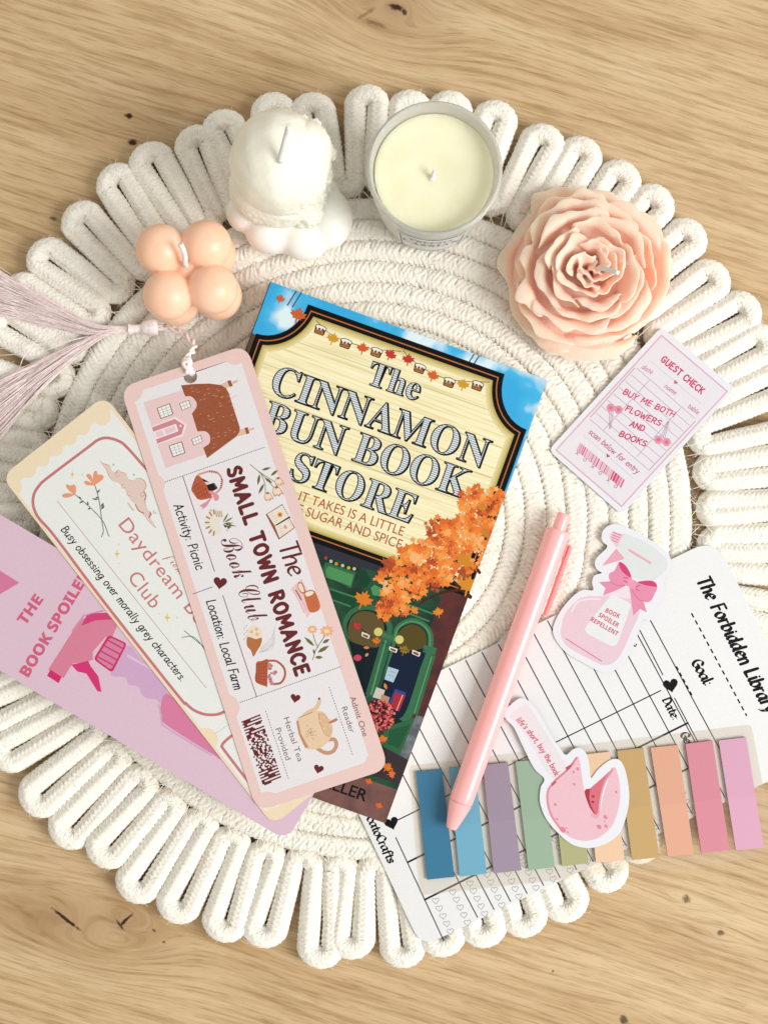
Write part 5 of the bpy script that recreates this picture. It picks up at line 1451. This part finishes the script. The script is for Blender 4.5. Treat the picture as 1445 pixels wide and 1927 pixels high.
    head = new_obj('tassel', mesh_np('tassel_head', v, q, [silk]), root)
    # cord up to the punched hole
    hw = np.array(W(*zA((713, 353))[0], z))
    pth = [A_(1120, 476, .0066), A_(1190, 488, .0080), A_(1270, 502, .0105), A_(1340, 545, .0140), A_(1390, 602, .0178), A_(1375, 655, .0200), A_(1338, 700, .0212), A_(1330, 745, .0216)]
    c1 = np.array(catmull([tuple(x) for x in pth], 8)); t_ = np.linspace(0, 26, len(c1)); w_ = .0008
    st = []
    for ph in (0, math.pi): st.append(c1 + np.stack([w_ * np.cos(t_ + ph), w_ * np.sin(t_ + ph), np.zeros(len(c1))], 1) * np.array((1, 1, 0)) + np.array((0, 0, .0004 * (ph > 0))) - ro)
    k1 = [A_(1318, 715, .0220), A_(1352, 705, .0226), A_(1362, 740, .0222), A_(1330, 760, .0216), A_(1316, 730, .0224), A_(1350, 722, .0232), A_(1348, 765, .0222), A_(1340, 800, .0216), hw + np.array((.0001, .0022, .0004)), hw + np.array((0, .0012, -.002)), hw + np.array((0, .003, -.004))]
    st.append(np.array(catmull([tuple(x) for x in k1], 8)) - ro)
    k2 = [A_(1365, 720, .0216), A_(1330, 700, .0222), A_(1312, 740, .0220), A_(1345, 775, .0226), A_(1372, 770, .0218), A_(1358, 805, .0216), hw + np.array((.0012, .0020, .0004)), hw + np.array((.0008, .0010, -.002))]
    st.append(np.array(catmull([tuple(x) for x in k2], 8)) - ro)
    v, q = thin_tubes(st, [.00075, .00075, .0010, .0009], 8, taper=False)
    new_obj('cord', mesh_np('cord', v, q, [silk]), head)
    # the silky threads, in two sweeps
    paths = []
    rnd = random.Random(21)
    for i in range(340):
        upr = i < 170
        f = rnd.random()
        n0 = rnd.uniform(-1, 1)
        p0 = A_(940, 490 + n0 * 14, .0052 + rnd.uniform(-.0012, .0014))
        if upr: e = (-160, -30 + 400 * f ** 1.0 + rnd.gauss(0, 14)); m1 = (640, 440 + 90 * f + rnd.gauss(0, 5)); m2 = (240, 215 + 230 * f + rnd.gauss(0, 10))
        else: e = (-150, 930 + 520 * f + rnd.gauss(0, 22)); m1 = (690, 520 + 55 * f + rnd.gauss(0, 5)); m2 = (330, 700 + 190 * f + rnd.gauss(0, 12))
        zz_ = lambda: .0012 + abs(rnd.gauss(0, .0014))
        paths.append(np.array(catmull([tuple(p0), tuple(A_(830, 492 + (m1[1] - 492) * .35 + n0 * 8, .0046 + rnd.uniform(-.001, .001))), tuple(A_(*m1, zz_() + .001)), tuple(A_(*m2, zz_())), tuple(A_(m2[0] * .4 + e[0] * .6, m2[1] * .42 + e[1] * .58 + rnd.gauss(0, 10), zz_())), tuple(A_(*e, zz_()))], 5)) - ro)
    for pts in (((900, 500), (560, 560), (330, 640), (120, 670), (-60, 680)), ((900, 498), (620, 545), (400, 590), (200, 605), (-60, 640)), ((330, 520), (250, 580), (190, 660), (160, 710), (140, 770))):
        paths.append(np.array(catmull([tuple(A_(x, y, .004)) for x, y in pts], 6)) - ro)
    v, q = thin_tubes(paths, [rnd.uniform(.00013, .00024) for _ in paths], 4)
    o = new_obj('silk_threads', mesh_np('silk_threads', v, q, [silk]), head); o['kind'] = 'stuff'
LEAFCAP = [(-.8, -.3), (-.2, -.6), (.3, -.6), (.8, -.2), (.5, .3), (.25, 0), (0, .5), (-.25, 0), (-.5, .4)]
cottage_bookmark()

# ------------------------------------------------------------------ guest check sticker
STK = ink((240, 240, 247), .42, .03, 'sticker_paper')
def guest_check():
    z0, z = .0007, .0010
    core = [(1243.5, 615), (1381, 731.5), (1170, 969), (1032, 847)]
    out = rounded(core, 13)
    c = W(1207, 791, z0)
    root = thing('sticker', 'white rectangular sticker printed in pink as a guest check receipt', 'sticker', (c.x, c.y, z0), 'pink die-cut stickers')
    slab('backing', root, out, z0, z, STK, EDGE)
    k = z + 0.0000088; pk = (226, 184, 200)
    s = Sheet('tinted_panel', root, k); s.poly(zH((850, 112), (1325, 520), (570, 1350), (92, 940)), (238, 233, 240)); s.done()
    s = Sheet('pink_border', root, k + 0.0000044); b = zH((850, 120), (1318, 520), (568, 1342), (100, 938)); s.stroke(b + b[:2], 2.7, pk, caps=False)
    b2 = zH((660, 352), (345, 703)); s.stroke(b2, 1.4, (198, 140, 170)); s.stroke(zH((1092, 733), (764, 1082)), 1.4, (198, 140, 170)); s.done()
    s = Sheet('ruled_lines', root, k + 0.0000044); g = (190, 150, 176)
    for i in range(9): s.stroke(zH((676 - 41.6 * i, 354 + 45.6 * i), (1091 - 41.6 * i, 715 + 45.6 * i)), 1.0, g)
    s.stroke(zH((762, 443), (440, 795)), 1.0, g); s.stroke(zH((986, 640), (676, 985)), 1.0, g)
    for a, b in (((775, 305), (935, 440)), ((962, 464), (1132, 608)), ((292, 828), (448, 965)), ((488, 998), (650, 1140))): s.stroke(zH(a, b), .8, (206, 200, 210))
    s.done()
    hot, rose = (214, 60, 108), (206, 92, 130)
    t = Sheet('heading', root, k + 0.0000088); hand(t, 'GUEST CHECK', *zH((843, 300), (1133, 540)), 12, hot, 2.7, 0, None, 1.2); t.done()
    t = Sheet('field_lettering', root, k + 0.0000088); hand(t, 'date', *zH((707, 352), (778, 398)), 9, (206, 130, 160), 1.2); hand(t, 'name', *zH((868, 490), (948, 545)), 9, (206, 130, 160), 1.2); hand(t, 'table', *zH((1034, 632), (1108, 686)), 9, (206, 130, 160), 1.2); hand(t, 'scan below for entry', *zH((328, 815), (676, 1110)), 11, (206, 110, 146), 1.5); t.done()
    t = Sheet('message_lettering', root, k + 0.0000110)
    for w_, a, b in (('BUY ME BOTH', (572, 535), (935, 706)), ('FLOWERS', (588, 655), (838, 768)), ('AND', (622, 765), (722, 806)), ('BOOKS', (545, 835), (735, 916))): hand(t, w_, *zH(a, b), 10.5, hot, 2.1, .15, None, .8, .3)
    t.done()
    [(lambda q: (q.poly(heart(*zH(p_)[0], 8, 42), rose), q.done()))(Sheet('heart_picture', root, k + .00001)) for p_ in ((951, 455), (469, 980))]
    s = Sheet('flower_picture', root, k + 0.0000132)
    for blobs, stems in ((((490, 636), (545, 650)), ((495, 650), (484, 785))), (((830, 865), (888, 882)), ((862, 850), (900, 735)))):
        a, b = stems
        for dx in (-14, 0, 14): s.stroke(zH((a[0] + dx, a[1]), (b[0] + dx * .4, b[1])), .8, (150, 120, 130))
        for x, y in blobs:
            for i in range(6): an = i * 1.05; s.ell(*zH((x + 16 * math.cos(an), y + 16 * math.sin(an)))[0], 4.2, (232, 152, 176), n=10)
            s.ell(*zH((x, y))[0], 3.4, (222, 110, 146), n=10)
        s.poly(petalshape(zH(((a[0] + b[0]) / 2, (a[1] + b[1]) / 2))[0], zH(((a[0] + b[0]) / 2 + 40, (a[1] + b[1]) / 2 - 14))[0], 3), (236, 200, 214))
    s.done()
    s = Sheet('barcode', root, k + 0.0000088); rnd = random.Random(6)
    A, u, v = np.array(zH((272, 885))[0]), np.array((318, 268)) / 3.803, np.array((-26, 58)) / 3.803
    x = 0.0
    while x < 1:
        w_ = rnd.choice([.008, .012, .02, .03]) * (1.6 if x > .72 else 1); x1 = min(1, x + w_)
        s.poly([tuple(A + u * x), tuple(A + u * x1), tuple(A + u * x1 + v), tuple(A + u * x + v)], rnd.choice([(222, 96, 138), (214, 70, 116), (228, 150, 176)])); s.k -= 1
        x = x1 + rnd.choice([.008, .012, .016])
    s.done()
    t = Sheet('code_lettering', root, k + 0.0000088)
    for ch, x, y in (('x', 248, 962), ('o', 302, 1008), ('x', 358, 1058), ('o', 412, 1104), ('x', 470, 1155), ('o', 522, 1200)): hand(t, ch, *zH((x - 12, y + 2), (x + 8, y + 16)), 10, (196, 110, 146), 1.2, 0)
    t.done()
    root.rotation_euler = (R(.7), R(-.9), 0); root.location.z += .0007      # one edge rides up on the cord

guest_check()

# ------------------------------------------------------------------ clear sheet of sticky index tabs
def index_tabs():
    z0, z = .0013, .00155
    sheet = rounded([(770, 1442), (1414, 1364), (1462, 1612), (790, 1686)], [8, 10, 10, 10])
    c = W(1110, 1525, z0)
    root = thing('index_tab_set', 'clear plastic sheet holding ten coloured sticky index tabs', 'index tabs', (c.x, c.y, z0))
    m = bpy.data.materials.new('clear_film'); nt, p = nodes_of(m)
    tr = N(nt, 'ShaderNodeBsdfTransparent'); tr.inputs[0].default_value = (.975, .965, .945, 1)
    p.inputs['Base Color'].default_value = (*lin((226, 216, 204)), 1); p.inputs['Roughness'].default_value = .22
    mx = N(nt, 'ShaderNodeMixShader'); mx.inputs[0].default_value = .075
    link(nt, tr.outputs[0], mx.inputs[1]); link(nt, p.outputs[0], mx.inputs[2]); link(nt, mx.outputs[0], nt.nodes['Material Output'].inputs['Surface'])
    slab('clear_sheet', root, sheet, z0, z, m, m)
    TABS = [(zJ, ((285, 425), (420, 412), (487, 975), (343, 990)), (60, 124, 160)), (zJ, ((458, 406), (592, 394), (656, 958), (514, 974)), (118, 180, 208)),
            (zJ, ((635, 390), (766, 376), (836, 940), (692, 957)), (164, 148, 168)), (zJ, ((806, 372), (940, 360), (1012, 924), (874, 940)), (160, 186, 162)),
            (zJ, ((985, 352), (1115, 338), (1188, 904), (1050, 920)), (182, 182, 134)), (zJ, ((1162, 335), (1299, 320), (1377, 888), (1227, 902)), (244, 206, 172)),
            (zK, ((322, 292), (516, 268), (637, 1085), (434, 1106)), (206, 170, 114)), (zK, ((571, 268), (774, 247), (894, 1060), (699, 1080)), (232, 174, 146)),
            (zK, ((831, 240), (1031, 215), (1161, 1030), (949, 1055)), (222, 142, 158)), (zK, ((1078, 214), (1281, 190), (1416, 1014), (1206, 1033)), (226, 170, 196))]
    for i, (f, q, col) in enumerate(TABS):
        q = f(*q); zt = z + .0011 + .00012 * ((i * 7) % 3)
        t = slab('index_tab', root, q, z + .00006, zt, ink(col, .38, .03), ink(tuple(int(v * .92) for v in col), .6, .03))
        t['label'] = ('dark blue', 'sky blue', 'mauve', 'sage green', 'olive', 'pale peach', 'ochre', 'salmon', 'rose pink', 'orchid pink')[i] + ' sticky index tab'
        # the gummed half shows a shade deeper through the film
        s = Sheet('gummed_half', t, zt + 0.0000066)
        s_root = root
        a = [np.array(p_) for p_ in q]; h_ = [tuple(a[0]), tuple(a[1]), tuple(a[1] * .47 + a[2] * .53), tuple(a[0] * .47 + a[3] * .53)]
        s.parent = None; s.poly(h_, ink(tuple(int(v * .982) for v in col), .42, .03)); o = s.done(); o.parent = t
        o.data.transform(__import__('mathutils').Matrix.Translation(-Vector(root.location)))
index_tabs()

# ------------------------------------------------------------------ spray bottle sticker
def spray_sticker():
    z0, z = .0014, .0017
    out = catmull(zI((378, 172), (390, 128), (430, 96), (482, 90), (570, 122), (640, 160), (705, 202), (790, 262), (822, 318), (822, 380), (778, 442), (784, 500), (762, 570), (722, 622), (712, 680), (686, 706), (640, 702), (620, 770), (590, 855), (555, 925), (520, 985), (460, 1026), (400, 1042), (342, 1022), (240, 966), (150, 910), (82, 822), (70, 752), (108, 662), (160, 590), (210, 540), (262, 510), (325, 512), (318, 462), (334, 418), (380, 402), (350, 382), (336, 345), (348, 305), (415, 236), (388, 205)), 4, True)
    c = W(1151, 1120, z0)
    root = thing('sticker', 'die-cut sticker of a pink spray bottle with a bow and label', 'sticker', (c.x, c.y, z0), 'pink die-cut stickers')
    slab('backing', root, out, z0, z, STK, EDGE)
    k = z + 0.0000088
    s = Sheet('bottle_picture', root, k)
    s.smooth(zI((125, 740), (148, 660), (230, 572), (292, 552), (400, 545), (480, 500), (560, 500), (600, 570), (622, 650), (560, 800), (500, 930), (450, 980), (400, 992), (345, 975), (170, 880), (120, 805)), (238, 208, 220)); s.smooth(zI((410, 540), (480, 500), (556, 498), (590, 560), (500, 560)), (244, 226, 236))
    s.stroke(catmull(zI((188, 650), (225, 590), (290, 570), (370, 570)), 6), 2.6, (248, 236, 242)); s.stroke(zI((152, 823), (380, 967)), 1.6, (220, 96, 136)); s.done()
    s = Sheet('spray_head_picture', root, k)
    s.smooth(zI((505, 150), (600, 178), (690, 222), (775, 292), (800, 345), (772, 402), (700, 452), (600, 440), (530, 400), (492, 350), (520, 310), (485, 235)), (228, 232, 232)); s.poly(zI((428, 172), (450, 134), (520, 158), (475, 242)), (242, 204, 218))
    for i in range(4): s.stroke(zI((432 + i * 9, 185 - i * 14), (490 + i * 9, 205 - i * 12)) if False else zI((440 + i * 4, 190 - i * 16), (480 + i * 8, 206 - i * 15)), 1.5, (222, 86, 130))
    s.poly(rounded(zI((474, 244), (527, 312), (380, 357)), 3, 3), (236, 172, 186)); s.stroke(zI((556, 256), (690, 338)), 4.4, (236, 178, 190)); s.done()
    s = Sheet('label_picture', root, k + 0.0000088); s.poly(rounded(zI((445, 538), (572, 600), (470, 885), (255, 775)), [6, 8, 14, 14], 4), (238, 240, 240)); s.done()
    t = Sheet('label_lettering', root, k + 0.0000154)
    for w_, a, b in (('BOOK', (400, 652), (488, 694)), ('SPOILER', (356, 680), (480, 752)), ('REPELLENT', (306, 708), (476, 806))): text(t, w_, *zI(a, b), 8.6, (214, 92, 126), 'bold', .012)
    t.done()
    s = Sheet('bow_picture', root, k + 0.0000110); b1, b2 = (234, 146, 178), (216, 62, 118)
    s.poly(zI((362, 460), (440, 455), (540, 480), (470, 515), (388, 546), (404, 500)), b1); s.poly(zI((555, 488), (590, 500), (640, 565), (668, 654), (622, 632), (582, 676), (568, 570)), b1)
    s.smooth(zI((490, 332), (520, 345), (560, 405), (572, 445), (548, 472), (480, 475), (432, 448), (428, 408), (462, 385)), b1); s.smooth(zI((598, 465), (650, 452), (712, 455), (735, 488), (718, 535), (690, 582), (648, 584), (596, 530), (580, 490)), b1)
    s.smooth(zI((490, 334), (530, 352), (565, 412), (555, 428), (505, 385)), b2); s.smooth(zI((612, 458), (700, 452), (732, 488), (690, 486), (640, 475)), b2); s.poly(rounded(zI((548, 432), (606, 455), (592, 508), (538, 485)), 4, 4), (240, 160, 188))
    for a, b in (((520, 430), (548, 436)), ((518, 452), (545, 462)), ((596, 492), (622, 480)), ((598, 505), (618, 515))): s.stroke(zI(a, b), 1.6, b2)
    s.stroke(catmull(zI((432, 455), (480, 482), (545, 478)), 5), 1.2, (222, 100, 146)); s.stroke(catmull(zI((575, 515), (615, 568), (650, 584)), 5), 1.2, (222, 100, 146)); s.done()
    root.rotation_euler = (R(.5), R(-.6), 0); root.location.z += .0006

spray_sticker()

# ------------------------------------------------------------------ fortune cookie sticker
def cookie_sticker():
    z0, z = .0031, .0034
    out = catmull(zL((128, 715), (152, 668), (228, 602), (272, 588), (322, 606), (372, 655), (440, 762), (520, 910), (580, 990), (632, 1056), (690, 1012), (742, 998), (792, 1030), (818, 1090), (830, 1170), (842, 1246), (895, 1180), (975, 1112), (1040, 1088), (1090, 1112), (1126, 1190), (1148, 1300), (1156, 1410), (1140, 1530), (1085, 1690), (1000, 1770), (900, 1812), (800, 1824), (680, 1792), (560, 1692), (470, 1582), (425, 1470), (418, 1400), (428, 1320), (455, 1252), (370, 1165), (280, 985), (205, 830), (142, 765)), 4, True)
    c = W(1107, 1470, z0)
    root = thing('sticker', 'die-cut sticker of a pink fortune cookie with a paper slip', 'sticker', (c.x, c.y, z0), 'pink die-cut stickers')
    slab('backing', root, out, z0, z, STK, EDGE)
    k = z + 0.0000088
    s = Sheet('paper_slip_picture', root, k); s.poly(catmull(zL((172, 735), (275, 652), (332, 660), (405, 775), (525, 965), (645, 1180), (560, 1272), (445, 1150), (340, 950), (232, 790)), 3, True), (240, 230, 234)); s.done()
    t = Sheet('slip_lettering', root, k + 0.0000066); hand(t, "life's short, buy the book", *zL((222, 768), (545, 1234)), 10.5, (214, 84, 116), 1.7, .1, sag=5); t.done()
    s = Sheet('cookie_picture', root, k + 0.0000088)
    body = zL((722, 1072), (748, 1105), (765, 1230), (788, 1362), (825, 1480), (865, 1545), (905, 1562), (925, 1490), (945, 1380), (985, 1260), (1034, 1158), (1065, 1230), (1080, 1340), (1078, 1440), (1050, 1560), (1000, 1660), (900, 1740), (790, 1766), (680, 1740), (590, 1672), (510, 1552), (478, 1430), (484, 1340), (560, 1260), (648, 1182))
    s.poly(catmull(body, 4, True), (240, 196, 206))
    s.smooth(zL((788, 1358), (835, 1330), (940, 1240), (1030, 1160), (965, 1270), (925, 1400), (905, 1530), (870, 1548), (825, 1470)), (222, 112, 128)); s.smooth(zL((788, 1360), (830, 1338), (826, 1400), (840, 1470), (876, 1546), (830, 1490)), (176, 46, 66)); s.stroke(catmull(zL((1020, 1172), (950, 1290), (915, 1420), (902, 1540), (880, 1570), (850, 1550)), 6), 5, (236, 172, 184)); s.stroke(catmull(zL((1015, 1180), (942, 1295), (908, 1420), (895, 1535)), 6), 1.6, (214, 120, 138))
    s.stroke(catmull(zL((545, 1278), (492, 1340), (482, 1430), (512, 1550), (592, 1670)), 6), 4, (232, 150, 166)); s.stroke(catmull(zL((722, 1080), (655, 1170), (560, 1255), (520, 1295)), 6), 3.6, (226, 130, 148)); s.poly(zL((632, 1160), (700, 1120), (668, 1170), (640, 1186)), (198, 78, 100)); s.poly(zL((512, 1300), (548, 1270), (556, 1282), (520, 1315)), (198, 78, 100))
    for x, y, r in ((732, 1172, 3.4), (698, 1198, 2.6), (703, 1298, 2.8), (547, 1465, 3), (562, 1586, 2.4), (610, 1675, 6.5), (650, 1695, 2), (640, 1658, 1.6), (960, 1570, 4.4), (908, 1650, 5), (965, 1645, 3.6), (955, 1605, 1.5), (1048, 1362, 2.6)): s.ell(*zL((x, y))[0], r, (228, 136, 156), r * .75, 50, 7)
    for x, y in ((858, 1398), (856, 1445)): s.ell(*zL((x, y))[0], 3, (176, 46, 66), 2.4, 20, 7)
    s.done()
cookie_sticker()

# ------------------------------------------------------------------ pink pen
def pen():
    m = bpy.data.materials.new('pink_plastic'); nt, p = nodes_of(m)
    p.inputs['Base Color'].default_value = (*lin((255, 182, 182)), 1); p.inputs['Roughness'].default_value = .27; p.inputs['Specular IOR Level'].default_value = .7
    p.inputs['Subsurface Weight'].default_value = .25; p.inputs['Subsurface Radius'].default_value = (.003, .0012, .001); p.inputs['Subsurface Scale'].default_value = 1.0
    m2 = bpy.data.materials.new('pink_clip'); nt, p = nodes_of(m2)
    p.inputs['Base Color'].default_value = (*lin((255, 150, 150)), 1); p.inputs['Roughness'].default_value = .38
    r = .0054
    za, zb = .0031 + r, .0016 + r
    A, B = np.array(W(*zM((86, 1868))[0], za - .0008)), np.array(W(*zM((728, 80))[0], zb))
    L = np.linalg.norm(B - A); ax = (B - A) / L
    c = (A + B) / 2
    root = thing('pen', 'pastel pink click pen lying across the ruled card and the tabs', 'pen', (c[0], c[1], .002))
    sd = np.cross(ax, (0, 0, 1.0)); sd /= np.linalg.norm(sd); up = np.cross(sd, ax)
    ro = np.array(root.location)
    def turn(name, prof, mat, S=40, cap=True):
        v, q = [], []
        for t, rr in prof:
            for j in range(S):
                a = 2 * math.pi * j / S; v.append(A + ax * t + sd * rr * math.cos(a) + up * rr * math.sin(a) - ro)
        for i in range(len(prof) - 1):
            for j in range(S): q.append((i * S + j, i * S + (j + 1) % S, (i + 1) * S + (j + 1) % S, (i + 1) * S + j))
        o = new_obj(name, mesh_np(name, v, q, [mat]), root)
        md = o.modifiers.new('edge', 'EDGE_SPLIT'); md.split_angle = R(35)
        return o
    u = L
    nose = .0128
    turn('nose_cone', [(0, .0004), (0, .0018), (.0003, .0023), (.001, .0026), (nose * .5, r * .74), (nose * .92, r * .955), (nose, r * .965), (nose, .002)], m)
    turn('barrel', [(nose + .00015, .002), (nose + .00015, r * .97), (nose + .0006, r * .995), (nose + .003, r), (L - .0105, r), (L - .0085, r * .99), (L - .0078, r * .93), (L - .0076, .003)], m)
    turn('button', [(L - .008, r * .56), (L - .0007, r * .56), (L - .0002, r * .53), (L, r * .46), (L, .0001)], m)
    # clip: a flat bar on an arm along one side
    bm = bmesh.new()
    def box(t0, t1, s0, s1, u0, u1):
        vs = [bm.verts.new(Vector(A + ax * t + sd * s_ + up * uu - ro)) for t in (t0, t1) for s_ in (s0, s1) for uu in (u0, u1)]
        for f in ((0, 1, 3, 2), (4, 6, 7, 5), (0, 4, 5, 1), (2, 3, 7, 6), (0, 2, 6, 4), (1, 5, 7, 3)): bm.faces.new([vs[i] for i in f])
    e = r
    box(L - .046, L - .0125, e + .0010, e + .0030, -.0028, .0014)
    bmesh.ops.recalc_face_normals(bm, faces=bm.faces); bmesh.ops.bevel(bm, geom=bm.edges[:], offset=.0006, segments=3, affect='EDGES')
    box(L - .0185, L - .0130, e - .0012, e + .0016, -.0022, .0008)
    bmesh.ops.recalc_face_normals(bm, faces=bm.faces)
    me = bpy.data.meshes.new('clip'); bm.to_mesh(me); bm.free(); me.materials.append(m2); new_obj('clip', me, root)
pen()
